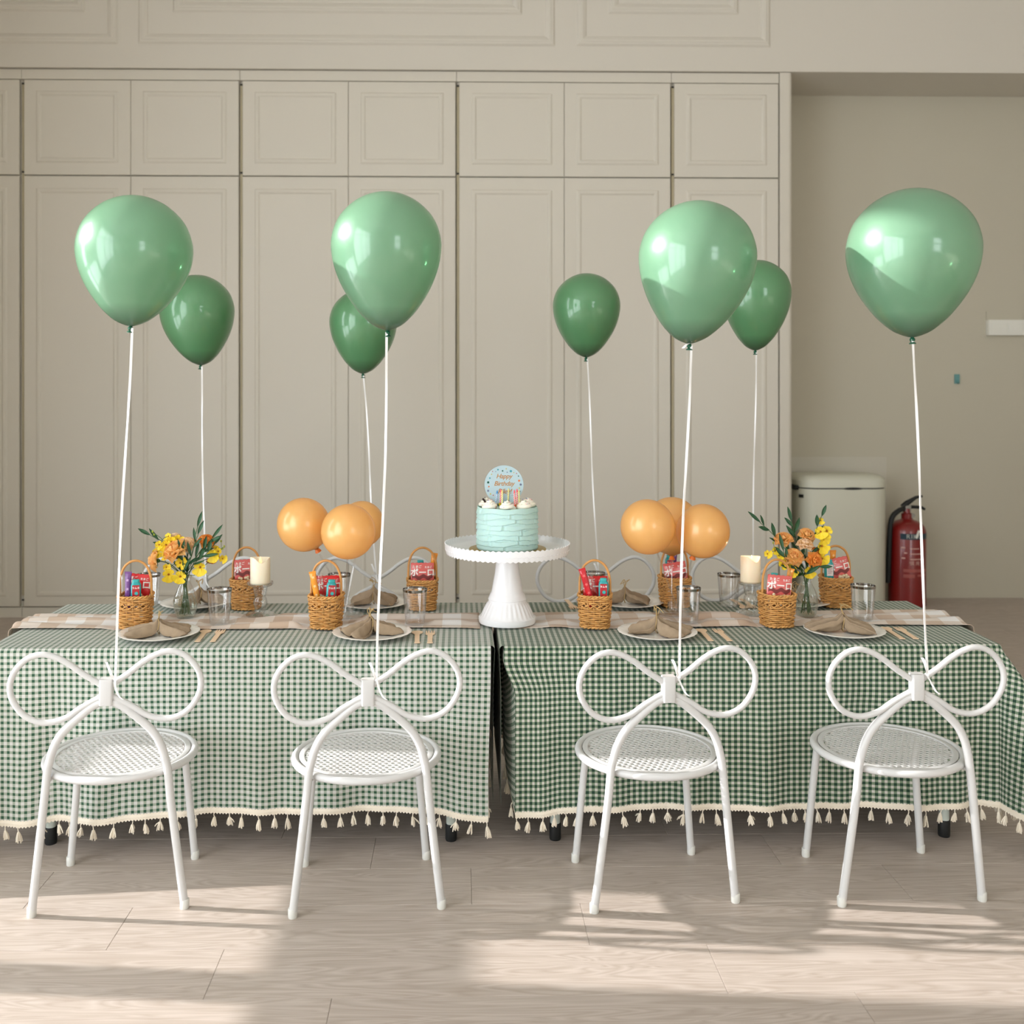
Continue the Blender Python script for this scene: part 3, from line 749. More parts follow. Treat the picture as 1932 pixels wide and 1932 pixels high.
# ================================================================== chairs
def chair_proto():
    t = thing('bow_chair', '-', 'chair')
    CZ, BY = .447, -.120                      # centre of the bow
    def by(z): return BY-.05*(z-.28)          # gentle recline
    K = .0003155
    half = [(45, -50), (135, -110), (225, -180), (305, -225), (385, -245), (465, -225), (530, -170), (570, -100), (580, -25), (560, 50), (510, 125), (445, 170), (375, 188), (305, 180), (235, 155), (155, 100), (45, 40)]
    for sx in (-1, 1):
        pts = [(sx*8*K, by(CZ), CZ+18*K)]+[(sx*x*K, by(CZ-y*K), CZ-y*K) for x, y in half]+[(sx*8*K, by(CZ), CZ-22*K)]
        link('bow_loop', MB().tube(catmull(pts, 4), .0060, 12), WHITE, t)
    pz0, pz1 = CZ-.0265, CZ+.0255
    pl = loft([(sq_ring(.025, .020, .004, 3), pz0), (sq_ring(.026, .021, .004, 3), pz0+.002), (sq_ring(.026, .021, .004, 3), pz1-.002), (sq_ring(.025, .020, .004, 3), pz1)])
    link('bow_plate', pl, WHITE, t, (0, by(CZ), 0))
    # back legs rise and arch in to the plate
    arch = [(20, 70), (60, 78), (135, 130), (265, 250), (325, 350), (355, 450), (368, 520)]
    for sx in (-1, 1):
        pts = [(sx*x*K, by(CZ-y*K)+.0005, CZ-y*K) for x, y in arch]
        pts = [Vector(p) for p in pts]+[Vector((sx*.1225, -.1205, .22)), Vector((sx*.1352, -.116, .11)), Vector((sx*.1470, -.1115, .012))]
        l = link('leg', MB().tube(catmull(pts, 5), .0082, 12), WHITE, t)
        link('foot_cap', MB().lathe([(.0086, 0), (.0092, .0025), (.0092, .018), (.0084, .019)], 14), CAPM, l, (sx*.1478, -.111, 0))
        link('bracket', MB().tube([(sx*150*K, by(CZ-115*K), CZ-104*K), (sx*158*K, by(CZ-115*K), CZ-150*K)], .003, 6), WHITE, t)
    for sx in (-1, 1):
        l = link('leg', MB().tube([(sx*.110, .098, .270), (sx*.1215, .105, .14), (sx*.1325, .110, .012)], .0080, 12), WHITE, t)
        link('foot_cap', MB().lathe([(.0084, 0), (.0090, .0025), (.0090, .018), (.0082, .019)], 14), CAPM, l, (sx*.1335, .1105, 0))
    SZ, SR = .277, .149
    link('seat_ring', MB().tube([(SR*math.cos(a), SR*math.sin(a), SZ) for a in [2*PI*i/56 for i in range(56)]], .0080, 12, closed=True), WHITE, t)
    for sx in (-1, 1): link('seat_bracket', MB().tube([(sx*.1165, -.117, .270), (sx*.108, -.100, .272)], .0045, 8), WHITE, t)
    link('seat_band', MB().lathe([(.1395, SZ-.002), (.1405, SZ+.0050), (.1385, SZ+.0060), (.1300, SZ+.0056), (.1288, SZ+.0042), (.1288, SZ+.001)], 56, cap0=False, cap1=False), WHITE, t)
    # perforated seat: oval holes in a staggered grid
    mb = MB(); px, py = .0132, .0114; n = 12
    for j in range(-13, 14):
        for i in range(-11, 12):
            cx = (i+(.5 if j % 2 else 0))*px; cy = j*py
            if math.hypot(cx, cy) > .1275: continue
            b0 = len(mb.v)
            for q in range(n):
                a = 2*PI*q/n+PI/6
                # hexagon-like cell border
                hx = [(px/2, py*.34), (0, py*.66), (-px/2, py*.34), (-px/2, -py*.34), (0, -py*.66), (px/2, -py*.34)]
                e0 = hx[(q//2) % 6]; e1 = hx[(q//2+1) % 6]; f = (q % 2)/2
                bx_, by_ = e0[0]+(e1[0]-e0[0])*f, e0[1]+(e1[1]-e0[1])*f
                aa = math.atan2(by_, bx_)
                mb.add((cx+bx_, cy+by_, SZ+.0042)); mb.add((cx+.0050*math.cos(aa), cy+.0043*math.sin(aa), SZ+.0040)); mb.add((cx+.0050*math.cos(aa), cy+.0043*math.sin(aa), SZ+.0022))
            for q in range(n):
                for s_ in range(2): mb.f.append([b0+q*3+s_, b0+((q+1) % n)*3+s_, b0+((q+1) % n)*3+s_+1, b0+q*3+s_+1])
    link('perforated_seat', mb.mesh('perforated_seat', False), WHITE, t)
    index_children(t)
    return t
CHAIR = chair_proto()
chairs = []
def place_chair(x, y, rz, label):
    c = CHAIR if not chairs else copy_tree(CHAIR)
    c.location = (x, y, 0); c.rotation_euler = (0, 0, rz); c['label'] = label; c['category'] = 'chair'; c['group'] = 'white bow-back chairs'
    chairs.append(c); return c
for k, (o, rz) in enumerate(CHF): place_chair(o.x, o.y, rz, 'white bow-back chair on %s, %s' % (OPEN, PLACE[k]))
for k, (u, v, rz) in enumerate([(389, 1106, .06), (709, 1107, 0), (1124, 1106, 0), (1413, 1106, -.05)]):
    p = onY(u, v, 3.19); place_chair(p.x, 3.19-.128, PI+rz, 'white bow-back chair on %s, %s' % (CABS, PLACE[k]))

# ================================================================== green balloons on ribbons
BPROF = [(0, .97), (.20, .955), (.40, .89), (.60, .775), (.78, .605), (.90, .425), (.975, .21), (1, 0), (.968, -.25), (.885, -.5), (.752, -.75), (.567, -1.0), (.430, -1.14), (.285, -1.255), (.15, -1.32), (.055, -1.35)]
def balloon_mesh(R, low):
    P = catmull([(r, 0, z if z > 0 else z*low/1.35) for r, z in BPROF], 3)
    mb = MB(); mb.lathe([(max(p.x, .002)*R, p.z*R) for p in P], 48, cap0=True, cap1=True)
    mb.f[-1].reverse()
    return mb
def ribbon(pts, parent, w=.0024, nm='ribbon'):
    P = catmull(pts, 6); mb = MB(); b0 = 0; tw = 0
    for i, p in enumerate(P):
        a = .5*math.sin(i*.35); d = Vector((math.cos(a), math.sin(a), 0))*w; q = Vector((-math.sin(a), math.cos(a), 0))*.00035
        for e in (d+q, d-q, -d-q, -d+q): mb.add(p+e)
    n = len(P)
    for i in range(n-1):
        for j in range(4): mb.f.append([i*4+j, i*4+(j+1) % 4, (i+1)*4+(j+1) % 4, (i+1)*4+j])
    mb.f.append([0, 1, 2, 3]); mb.f.append([4*n-1, 4*n-2, 4*n-3, 4*n-4])
    return link(nm, mb.mesh(nm, True, 30), RIBBON, parent)
def green_balloon(box, d, m, tie, label, tail=1, kn=None, lean=0):
    u0, u1, v0, v1 = box; R = (u1-u0)/2*d/FPX; Hh = (v1-v0)*d/FPX
    c = onD((u0+u1)/2, v0, d); zc = c.z-.97*R; low = Hh/R-.97
    t = thing('balloon', label, 'balloon', (c.x, c.y, zc), 0, 'green balloons tied to the chairs')
    kx = 0 if kn is None else (kn-(u0+u1)/2)*d/FPX
    me = balloon_mesh(R, low)
    for i, p in enumerate(me.v):
        z = p[2]
        if z < 0: f = (z/(low*R))**2; me.v[i] = (p[0]+kx*f, p[1], z)
    link('balloon_skin', me.mesh('balloon_skin', True), GREEN[m], t)
    zb = -low*R
    kb = MB(); kb.lathe([(.0035, .004), (.0042, 0), (.0032, -.003), (.0055, -.006), (.0050, -.009), (.0030, -.011), (.0068, -.014), (.0064, -.0155)], 12)
    link('knot', kb, GKNOT, t, (kx, 0, zb+.002), (0, .25*lean, 0))
    P0 = Vector((kx+.001, -.004, zb-.004)); P1 = Vector(tie)-Vector((c.x, c.y, zc)); pts = []
    for k in range(9):
        f = k/8; q = P0.lerp(P1, f)
        q.x += .003*math.sin(f*PI*2.0+lean*3)*(1-f*.5); q.y += .004*math.sin(f*5)
        pts.append(q)
    ribbon(pts, t)
    e = P1
    ribbon([e, e+Vector((-.004, -.008, .012)), e+Vector((-.010, -.010, .030)), e+Vector((-.014, -.008, .038))], t, .0028, 'ribbon_tail')
    ribbon([e, e+Vector((.004, -.010, -.012)), e+Vector((.012, -.012, -.028)), e+Vector((.020, -.013, -.034))], t, .0020, 'ribbon_tail')
    if tail: ribbon([P0+Vector((0, 0, .004)), P0+Vector((-.008, -.003, .002)), P0+Vector((-.016, -.004, -.006))], t, .0028, 'ribbon_tail')
    return t
def tie_at(k, dx=.018, dz=.470):
    o = chairs[k]; a = o.rotation_euler.z; lx, ly = dx, -.136
    return Vector((o.location.x+lx*math.cos(a)-ly*math.sin(a), o.location.y+lx*math.sin(a)+ly*math.cos(a), dz))
GL = 'green balloon above %s chair, %s'
for k, (box, d, kn, lean) in enumerate([((148, 361, 370, 615), 2.03, 247, .4), ((625, 833, 363, 623), 2.03, 731, -.3), ((1206, 1425, 380, 648), 2.02, 1301, .2), ((1602, 1842, 357, 636), 1.98, 1721, -.2)]):
    green_balloon(box, d, 0, tie_at(k), GL % (OPEN, PLACE[k]), k in (2,), kn, lean)
for k, (box, d, kn, lean) in enumerate([((303, 441, 519, 689), 3.16, 379, .6), ((622, 749, 546, 705), 3.2, 685, 0), ((1043, 1170, 516, 674), 3.2, 1106, .2), ((1364, 1491, 491, 661), 3.14, 1425, .1)]):
    o = chairs[4+k]; green_balloon(box, d, 1, (o.location.x+.004, o.location.y+.10, .474), GL % (CABS, PLACE[k]), 0, kn, lean)

# ================================================================== things on the tables
ZP = ZCL+.0012
# --- plates
def plate_mesh():
    prof = [(.048, 0), (.050, .002), (.056, .003), (.076, .0085), (.0925, .0125), (.0935, .0135), (.0925, .0142), (.074, .0112), (.066, .0092), (.060, .0062), (.052, .0052), (.02, .0048), (.001, .0048)]
    def mod(a, r, z): return 1+(.012*abs(math.sin(a*12))-.006 if r > .085 else 0)
    return MB().lathe(prof, 120, mod).mesh('plate', True, 50)
PLATE = plate_mesh()
PL_F = [(300, 1194), (702, 1193), (1240, 1192), (1593, 1189)]
PL_B = [(370, 1137), (705, 1137), (1187, 1135), (1500, 1134)]
plates = []
for side, arr in ((OPEN, PL_F), (CABS, PL_B)):
    for k, (u, v) in enumerate(arr):
        p = onZ(u, v, ZP+.01)
        plates.append(tag(link('plate', PLATE, PORC, None, (p.x, p.y, ZP)), 'white scalloped plate under napkin on %s, %s' % (side, PLACE[k]), 'plate', 'white plates'))
# --- linen napkins, pinched and tied with twine
def napkin(seed, a1, w1, a2, w2, folds, hh):
    """two fans spreading from a tied waist along +-X"""
    r = random.Random(seed); ph = r.uniform(0, 6); ph2 = r.uniform(0, 6)
    mb = MB()
    def f(i, j):
        u = 2*i-1; w = 2*j-1; A = a1 if u < 0 else a2; W = w1 if u < 0 else w2; au = abs(u)
        hw = .011+(W-.011)*au**.8
        fold = folds*(1+.4*(u > 0)); rip = math.cos(w*PI*fold/2+ph+(ph2 if u > 0 else 0))
        x = u*A*(1-.12*w*w*au+.05*rip*au); y = w*hw
        env = (1-au)**.6
        z = .003+hh*(.50*env+.50*(1-.45*au))*(.52+.48*rip)*(1-.25*w*w)+.0012*math.sin(u*23+w*9+ph)*math.sin(w*17+u*5)
        z += .010*max(0, 1-au*6)
        if au > .93: z -= .003*(au-.93)/.07
        pr_ = math.hypot(x, y); ph_ = .005+max(0, pr_-.056)*.24
        return ((x, y, max(z, ph_-.0055+.0040)), (x*3, y*3))
    mb.grid(44, 36, f)
    return mb.mesh('linen', True)
NAP = [(11, .074, .064, .070, .060, 4.2, .030, .15), (12, .060, .066, .064, .068, 4.6, .034, .55), (13, .064, .054, .076, .064, 4.0, .036, -.45), (14, .086, .036, .068, .064, 5.4, .038, -.15)]
NAPB = [(21, .064, .050, .064, .052, 3.4, .038, .5), (22, .060, .055, .060, .058, 3.0, .040, -.1), (23, .056, .036, .066, .055, 2.8, .036, -.15), (24, .060, .050, .060, .050, 3.4, .028, .2)]
for k, (sd, a1, w1, a2, w2, fo, hh, rz) in enumerate(NAP+NAPB):
    pl = plates[k].location; side = OPEN if k < 4 else CABS
    dx = [.0, -.004, 0, -.004, .01, 0, -.012, 0][k]
    t = thing('napkin', 'taupe linen napkin tied with twine on %s, %s' % (side, PLACE[k % 4]), 'napkin', (pl.x+dx, pl.y, ZP+.0055), rz, 'linen napkins')
    o = link('linen', napkin(sd, a1, w1, a2, w2, fo, hh), LINEN, t)
    md = o.modifiers.new('thickness', 'SOLIDIFY'); md.thickness = .0014; md.offset = -1
    hz = hh*1.0
    ring = [(.0015*math.sin(3*a), .0125*math.cos(a), .004+hz*.55+hz*.62*math.sin(a)) for a in [2*PI*i/18 for i in range(18)]]
    link('twine', MB().tube(ring, .0011, 6, closed=True), TWINE, t)
    r = random.Random(sd)
    for q in range(3):
        e = [(0, -.006+.004*q, .004+hz*1.1), (.006*r.uniform(-1, 1), .004*q, .012+hz*1.25), (.014*r.uniform(-1, 1), .010*q-.01, .016+hz*1.25+.006*r.random()), (.02*r.uniform(-1, 1)+.004, .012*q-.012, .010+hz*1.2)]
        link('twine_end', MB().tube(catmull(e, 5), .0009, 5), TWINE, t)
# --- wooden cutlery
def spoon_outline():
    pts = []
    head = [(0, .060), (.0075, .0585), (.0125, .053), (.0140, .046), (.0125, .038), (.0085, .031), (.0058, .026)]
    pts = head+[(.0056, -.050), (.0068, -.058), (.0040, -.060)]
    return pts+[(-x, y) for x, y in pts[::-1] if x > 0]
def fork_outline():
    R = [(.0102, .060), (.0112, .030), (.0100, .024), (.0062, .019), (.0056, -.050), (.0068, -.058), (.0040, -.060)]
    Lf = [(-x, y) for x, y in R[::-1]]
    tines = [(-.0080, .060), (-.0072, .038), (-.0058, .038), (-.0046, .060), (-.0024, .060), (-.0012, .038), (.0012, .038), (.0024, .060), (.0046, .060), (.0058, .038), (.0072, .038), (.0080, .060)]
    return R+Lf+tines
SPOON = MB().poly(spoon_outline(), 0, .0016).mesh('spoon', False); FORK = MB().poly(fork_outline(), 0, .0016).mesh('fork', False)
def cutlery(head, tail, kind, k, side):
    a, b_ = onZ(head[0], head[1], ZP), onZ(tail[0], tail[1], ZP); d = a-b_; c = (a+b_)/2
    o = link(kind, SPOON if kind == 'spoon' else FORK, WOODC, None, (c.x, c.y, ZP+.0006), (0, 0, math.atan2(-d.x, d.y)))
    tag(o, 'birchwood %s beside the napkin on %s, %s' % (kind, side, PLACE[k]), kind, 'wooden cutlery')
for k, (sh_, st, fh, ft) in enumerate([((391, 1188), (371, 1213), (419, 1188), (400, 1213)), ((787, 1189), (787, 1217), (812, 1189), (811, 1217)), ((1319, 1186), (1343, 1212), (1349, 1186), (1379, 1212)), ((1664, 1182), (1707, 1209), (1689, 1182), (1733, 1209))]):
    cutlery(sh_, st, 'spoon', k, OPEN); cutlery(fh, ft, 'fork', k, OPEN)
cutlery((1083, 1148), (1070, 1134), 'fork', 2, CABS); cutlery((1100, 1147), (1092, 1134), 'spoon', 2, CABS)
cutlery((1404, 1146), (1384, 1134), 'spoon', 3, CABS); cutlery((1420, 1146), (1402, 1133), 'fork', 3, CABS)
# --- clear tumblers with a silver rim
def cup_proto():
    t = thing('tumbler', '-', 'tumbler')
    def mod(a, r, z): return 1+.018*math.cos(10*a)*(1 if .006 < z < .07 else 0)
    link('cup_wall', MB().lathe([(.0235, 0), (.0240, .004), (.0265, .030), (.0300, .078), (.0306, .0840), (.0294, .0840), (.0288, .078), (.0254, .030), (.0228, .006), (.001, .006)], 60, mod, True, True), CLEAR, t)
    link('silver_rim', MB().lathe([(.0303, .0795), (.0310, .0855), (.0306, .0860), (.0298, .0855), (.0293, .0795)], 60, cap0=False, cap1=False), SILVER, t)
    index_children(t); return t
CUP = cup_proto(); ncup = 0
CUPS = [(414, 1178, 0, OPEN), (783, 1178, 1, OPEN), (1299, 1175, 2, OPEN), (1628, 1170, 3, OPEN), (281, 1143, 0, CABS), (640, 1143, 1, CABS), (1121, 1140, 2, CABS), (1375, 1143, 3, CABS)]
for u, v, k, side in CUPS:
    c = CUP if ncup == 0 else copy_tree(CUP); ncup += 1
    p = onZ(u, v, ZP); c.location = (p.x, p.y, (ZR if 2.47 < p.y < 2.71 else ZP+.001))
    tag(c, 'clear tumbler with silver rim on %s, %s' % (side, PLACE[k]), 'tumbler', 'silver-rimmed tumblers')

# --- wicker baskets with sweets
BW, BH = .0385, .078
def bask_r(a, z):
    """rounded-square plan, wider towards the rim"""
    f = z/BH; w = BW*(.86+.16*f+.03*math.sin(f*PI)); n = 3.6
    return w/((abs(math.cos(a))**n+abs(math.sin(a))**n)**(1/n))
def basket_proto():
    t = thing('wicker_basket', '-', 'basket')
    ns = 16; w = MB()
    rows = [.004+.00495*k for k in range(15)]
    for k, z in enumerate(rows):
        if k in (10, 11): continue
        pts = []
        for i in range(ns*5):
            a = 2*PI*i/(ns*5); rr = bask_r(a, z)+.0021*math.cos(a*ns/2+PI*k)
            pts.append((rr*math.cos(a), rr*math.sin(a), z+.0005*math.sin(a*5+k*2)))
        w.tube(pts, .0022, 6, closed=True)
    o = link('weave', w.mesh('weave', True), WICKER, t); o['kind'] = 'stuff'
    x = MB()
    for i in range(ns):                                     # open band of crossing canes
        a0 = 2*PI*i/ns
        for sg in (-1, 1):
            p = []
            for f in (0, .5, 1):
                a = a0+sg*(f-.5)*.62; z = rows[9]+(rows[12]-rows[9])*f; rr = bask_r(a, z)+.0012+sg*.0008
                p.append((rr*math.cos(a), rr*math.sin(a), z))
            x.tube(p, .0016, 5)
        rr0, rr1 = bask_r(a0, .002)-.0008, bask_r(a0, BH)-.0008
        x.tube([(rr0*math.cos(a0), rr0*math.sin(a0), .001), (rr1*math.cos(a0), rr1*math.sin(a0), BH)], .0020, 5)
    o = link('stakes', x.mesh('stakes', True), WICKER, t); o['kind'] = 'stuff'
    for nm, zc, n_tw in (('rim_braid', BH, 14), ('foot_braid', .003, 12)):
        bmb = MB()
        for s_ in range(2):
            pts = []
            for i in range(120):
                a = 2*PI*i/120; ph = a*n_tw+PI*s_; rr = bask_r(a, zc)+.0006+.0019*math.cos(ph)
                pts.append((rr*math.cos(a), rr*math.sin(a), zc+.0019*math.sin(ph)))
            bmb.tube(pts, .0022, 5, closed=True)
        link(nm, bmb.mesh(nm, True), WICKER, t)
    link('base', MB().poly([(bask_r(a, 0)*.97*math.cos(a), bask_r(a, 0)*.97*math.sin(a)) for a in [2*PI*i/40 for i in range(40)]], .0005, .003), WICKER, t)
    hw = BW*.97
    hp = [(-hw, 0, BH-.02), (-hw, 0, BH+.02), (-hw*.95, 0, BH+.045), (-hw*.72, 0, BH+.068), (-hw*.36, 0, BH+.080), (0, 0, BH+.0835), (hw*.36, 0, BH+.080), (hw*.72, 0, BH+.068), (hw*.95, 0, BH+.045), (hw, 0, BH+.02), (hw, 0, BH-.02)]
    link('handle', MB().tube(catmull(hp, 5), .0030, 8), CANE, t)
    index_children(t); return t
BASK = basket_proto(); nb = 0
REDP = mat('pack_red', (206, 30, 36), .3, coat=.3); PINKP = mat('pack_coral', (214, 100, 96), .3, coat=.3)
PRINTW = mat('pack_print_white', (244, 238, 234), .4); PRINTD = mat('pack_print_dark', (120, 50, 48), .5)
BISC = mat('egg_biscuit', (222, 204, 170), .7, var=.1)
TEAL = mat('drink_teal', (36, 152, 156), .25, coat=.4); TEALC = mat('drink_cap_teal', (60, 170, 170), .3); LABR = mat('drink_label_red', (176, 40, 48), .4); LABW = mat('drink_label_white', (226, 216, 214), .4)
STK = {'orange': mat('jelly_orange', (238, 152, 40), .3, coat=.4, var=.1), 'purple': mat('jelly_purple', (112, 66, 132), .3, coat=.4, var=.15), 'red': mat('jelly_red', (206, 30, 44), .3, coat=.4, var=.1), 'clear': CLEAR}
STKP = {'orange': mat('jelly_print_o', (250, 206, 140), .4), 'purple': mat('jelly_print_p', (190, 160, 200), .4), 'red': mat('jelly_print_r', (236, 110, 110), .4)}
TXT_BORO = text_mesh('ボーロ', .0215, bold=.0006); TXT_SM = text_mesh('たまご', .008, bold=.0002); TXT_RAMUNE = text_mesh('ラムネ', .0075, bold=.0002)
def pack(parent_loc, off, rz, ry, colour, label, front):
    """pillow bag with crimped edge, lettering on the front, biscuits in the window"""
    x, y, z = off
    t = thing('snack_pack', label, 'snack pack', (parent_loc[0]+x, parent_loc[1]+y, parent_loc[2]+z), 0, 'biscuit packs in the baskets')
    t.rotation_euler = (-.08, ry, rz)
    W, Hh = .0305, .030
    def skin(sg):
        def f(i, j):
            a, b_ = 2*i-1, 2*j-1
            th = .007*(max(0, 1-abs(a)**3))*(max(0, 1-abs(b_)**3))
            return ((a*W, sg*th-.0004*sg*(1 if th == 0 else 0), b_*Hh+.0008*math.sin(a*40)*(abs(b_) > .98)), (i, j))
        return f
    mb = MB(); mb.grid(18, 14, skin(-1)); mb.grid(18, 14, skin(1), flip=True)
    link('bag', mb, REDP if colour == 'red' else PINKP, t)
    def bulge(me, lift=.0011):
        for v in me.vertices:
            a, b_ = v.co.x/W, v.co.z/Hh
            v.co.y = -(.007*max(0, 1-abs(a)**3)*max(0, 1-abs(b_)**3))-lift
        return me
    for src, px_, pz, sc_ in ((TXT_BORO, .001, .004, 1.0), (TXT_SM, -.014, .0195, 1.0), (TXT_SM, .016, .0185, .8)):
        me = src.copy()
        for v in me.vertices: v.co = Vector((v.co.x*sc_+px_, 0, v.co.y*sc_+pz))
        link('lettering', bulge(me), PRINTW, t)
    if not front:
        g = MB().grid(14, 5, lambda i, j: (-W*.9+1.8*W*i, 0, -.012+.010*j+.003*math.sin(i*14)))
        link('printed_band', bulge(g.mesh('printed_band'), .0005), PRINTD, t)
    rr = random.Random(int(x*1e4)+int(parent_loc[0]*1e3)); bm_ = MB()
    for q in range(9):
        bm_.ball((rr.uniform(-.024, .024), -.0085, -.0225+rr.uniform(-.004, .006)), .0042, 7, 5)
    link('biscuits', bm_, BISC, t)
    return t
def stick(base, off, tilt, rz, colour, label, Lh=.052):
    t = thing('jelly_stick', label, 'jelly stick', (base[0]+off[0], base[1]+off[1], base[2]+off[2]), 0, 'jelly sticks in the baskets')
    t.rotation_euler = (.05, tilt, rz)
    prof = []
    mb = MB()
    def f(i, j):
        a = 2*PI*i; b_ = j; w = .0075+.0012*(abs(2*b_-1)**6); th = .0052*(max(0, 1-abs(2*b_-1)**8))**.5+.0004
        return ((w*math.cos(a), th*math.sin(a), (b_*2-1)*Lh), (i, j))
    mb.grid(14, 16, f, wrap_u=True)
    link('sleeve', mb, STK[colour], t)
    if colour != 'clear':
        for q in range(3):
            z = -.01+q*.022
            link('printed_star', MB().poly([((.0046 if k % 2 else .0022)*math.cos(k*PI/5), (.0046 if k % 2 else .0022)*math.sin(k*PI/5)) for k in range(10)], 0, .0003, Matrix.Translation((0, -.0056, z)) @ Matrix.Rotation(PI/2, 4, 'X')), STKP[colour], t)
        link('crimp', MB().box(-.0085, .0085, -.0006, .0006, Lh-.0005, Lh+.004), STK[colour], t)
    return t
def bottle(base, off, tilt, rz, label, back=False):
    t = thing('drink_bottle', label, 'candy bottle', (base[0]+off[0], base[1]+off[1], base[2]+off[2]), 0, 'small candy bottles in the baskets')
    t.rotation_euler = (0, tilt, rz)
    link('bottle_body', loft([(sq_ring(.021, .014, .005, 4), -.022), (sq_ring(.024, .016, .006, 4), -.018), (sq_ring(.024, .016, .006, 4), .016), (sq_ring(.021, .014, .006, 4), .021), (sq_ring(.016, .012, .005, 4), .024)]), TEAL, t)
    link('cap', loft([(sq_ring(.017, .012, .005, 4), .0242), (sq_ring(.017, .012, .005, 4), .029), (sq_ring(.014, .010, .004, 4), .030)]), TEALC, t)
    link('label_panel', MB().box(-.0085, .0085, -.0088, -.0082, -.013, .017), LABW if back else LABR, t)
    if back:
        for q in range(5): link('print_line', MB().box(-.006, .004+.002*(q % 2), -.0091, -.0089, .010-q*.004, .011-q*.004), PRINTD, t)
    else:
        me = TXT_RAMUNE.copy()
        for v in me.vertices: v.co = Vector((v.co.x*.8, -.0091, v.co.y*.8+.010))
        link('lettering', me, PRINTW, t)
        link('printed_spot', MB().poly([(.0042*math.cos(a), .0042*math.sin(a)) for a in [i*PI/8 for i in range(16)]], 0, .0003, Matrix.Translation((.001, -.0089, -.003)) @ Matrix.Rotation(PI/2, 4, 'X')), TEALC, t)
    return t
def basket(u, v, k, side):
    global nb
    b_ = BASK if nb == 0 else copy_tree(BASK); nb += 1
    p = onZ(u, v, ZP); cy = p.y+.036
    b_.location = (p.x, cy, ZR if side == OPEN else ZP+.0015); b_.rotation_euler = (0, 0, {0: .12, 1: -.12, 2: -.2, 3: .15}[k]*(1 if side == OPEN else -.5))
    tag(b_, 'wicker basket with sweets on %s, %s' % (side, PLACE[k]), 'basket', 'wicker favour baskets')
    return (p.x, cy, ZP+BH+.002)
L_ = lambda what, side, k: '%s in basket on %s, %s' % (what, side, PLACE[k])
B = basket(247, 1191, 0, OPEN)
pack(B, (.002, .012, .020), -.05, .08, 'red', L_('red biscuit pack', OPEN, 0), True); stick(B, (-.016, -.008, .006), .03, 0, 'purple', L_('purple jelly stick', OPEN, 0), .050); bottle(B, (.006, -.016, .012), 0, .25, L_('teal bottle', OPEN, 0)); stick(B, (-.026, -.004, .008), -.02, .2, 'clear', L_('clear stick', OPEN, 0), .044)
B = basket(612, 1191, 1, OPEN)
pack(B, (.003, .010, .016), .05, -.02, 'red', L_('red biscuit pack', OPEN, 1), True); stick(B, (-.024, -.012, .014), -.18, 0, 'orange', L_('orange jelly stick', OPEN, 1), .044); bottle(B, (.014, -.018, .012), .06, .3, L_('teal bottle', OPEN, 1)); stick(B, (-.012, -.006, .012), -.08, 0, 'clear', L_('clear stick', OPEN, 1), .044)
B = basket(1126, 1190, 2, OPEN)
pack(B, (.003, .010, .014), .05, 0, 'red', L_('red biscuit pack', OPEN, 2), True); stick(B, (-.020, -.014, .018), -.28, 0, 'red', L_('red jelly stick', OPEN, 2), .048); bottle(B, (.019, -.016, .014), 0, -.1, L_('teal bottle', OPEN, 2)); stick(B, (-.004, -.012, .010), -.25, 0, 'clear', L_('clear stick', OPEN, 2), .048)
B = basket(1474, 1188, 3, OPEN)
pack(B, (.002, -.012, .018), .05, .10, 'pink', L_('coral biscuit pack', OPEN, 3), False); stick(B, (.032, .012, .022), .2, 0, 'orange', L_('orange jelly stick', OPEN, 3), .036); bottle(B, (-.004, .012, .020), .1, 0, L_('teal bottle', OPEN, 3))
B = basket(460, 1153, 0, CABS)
pack(B, (.000, -.008, .022), .05, -.06, 'pink', L_('coral biscuit pack', CABS, 0), False); bottle(B, (.018, .02, .020), 0, 0, L_('teal bottle', CABS, 0))
B = basket(796, 1154, 1, CABS)
pack(B, (0, -.009, .014), 0, 0, 'pink', L_('coral biscuit pack', CABS, 1), False); bottle(B, (-.006, .014, .018), 0, 0, L_('teal bottle', CABS, 1)); stick(B, (.026, .012, .020), .14, 0, 'orange', L_('orange jelly stick', CABS, 1), .044)
B = basket(1278, 1149, 2, CABS)
pack(B, (.001, -.009, .010), 0, -.15, 'pink', L_('coral biscuit pack', CABS, 2), False); bottle(B, (-.010, .016, .026), 0, 0, L_('teal bottle', CABS, 2)); stick(B, (.002, .022, .022), .05, 0, 'purple', L_('purple jelly stick', CABS, 2), .040)
B = basket(1586, 1149, 3, CABS)
pack(B, (.004, -.008, .022), 0, -.20, 'pink', L_('coral biscuit pack', CABS, 3), False); bottle(B, (-.022, -.010, .018), 0, 0, L_('teal bottle with white label', CABS, 3), True); stick(B, (-.003, .014, .022), 0, 0, 'orange', L_('orange jelly stick', CABS, 3), .044)

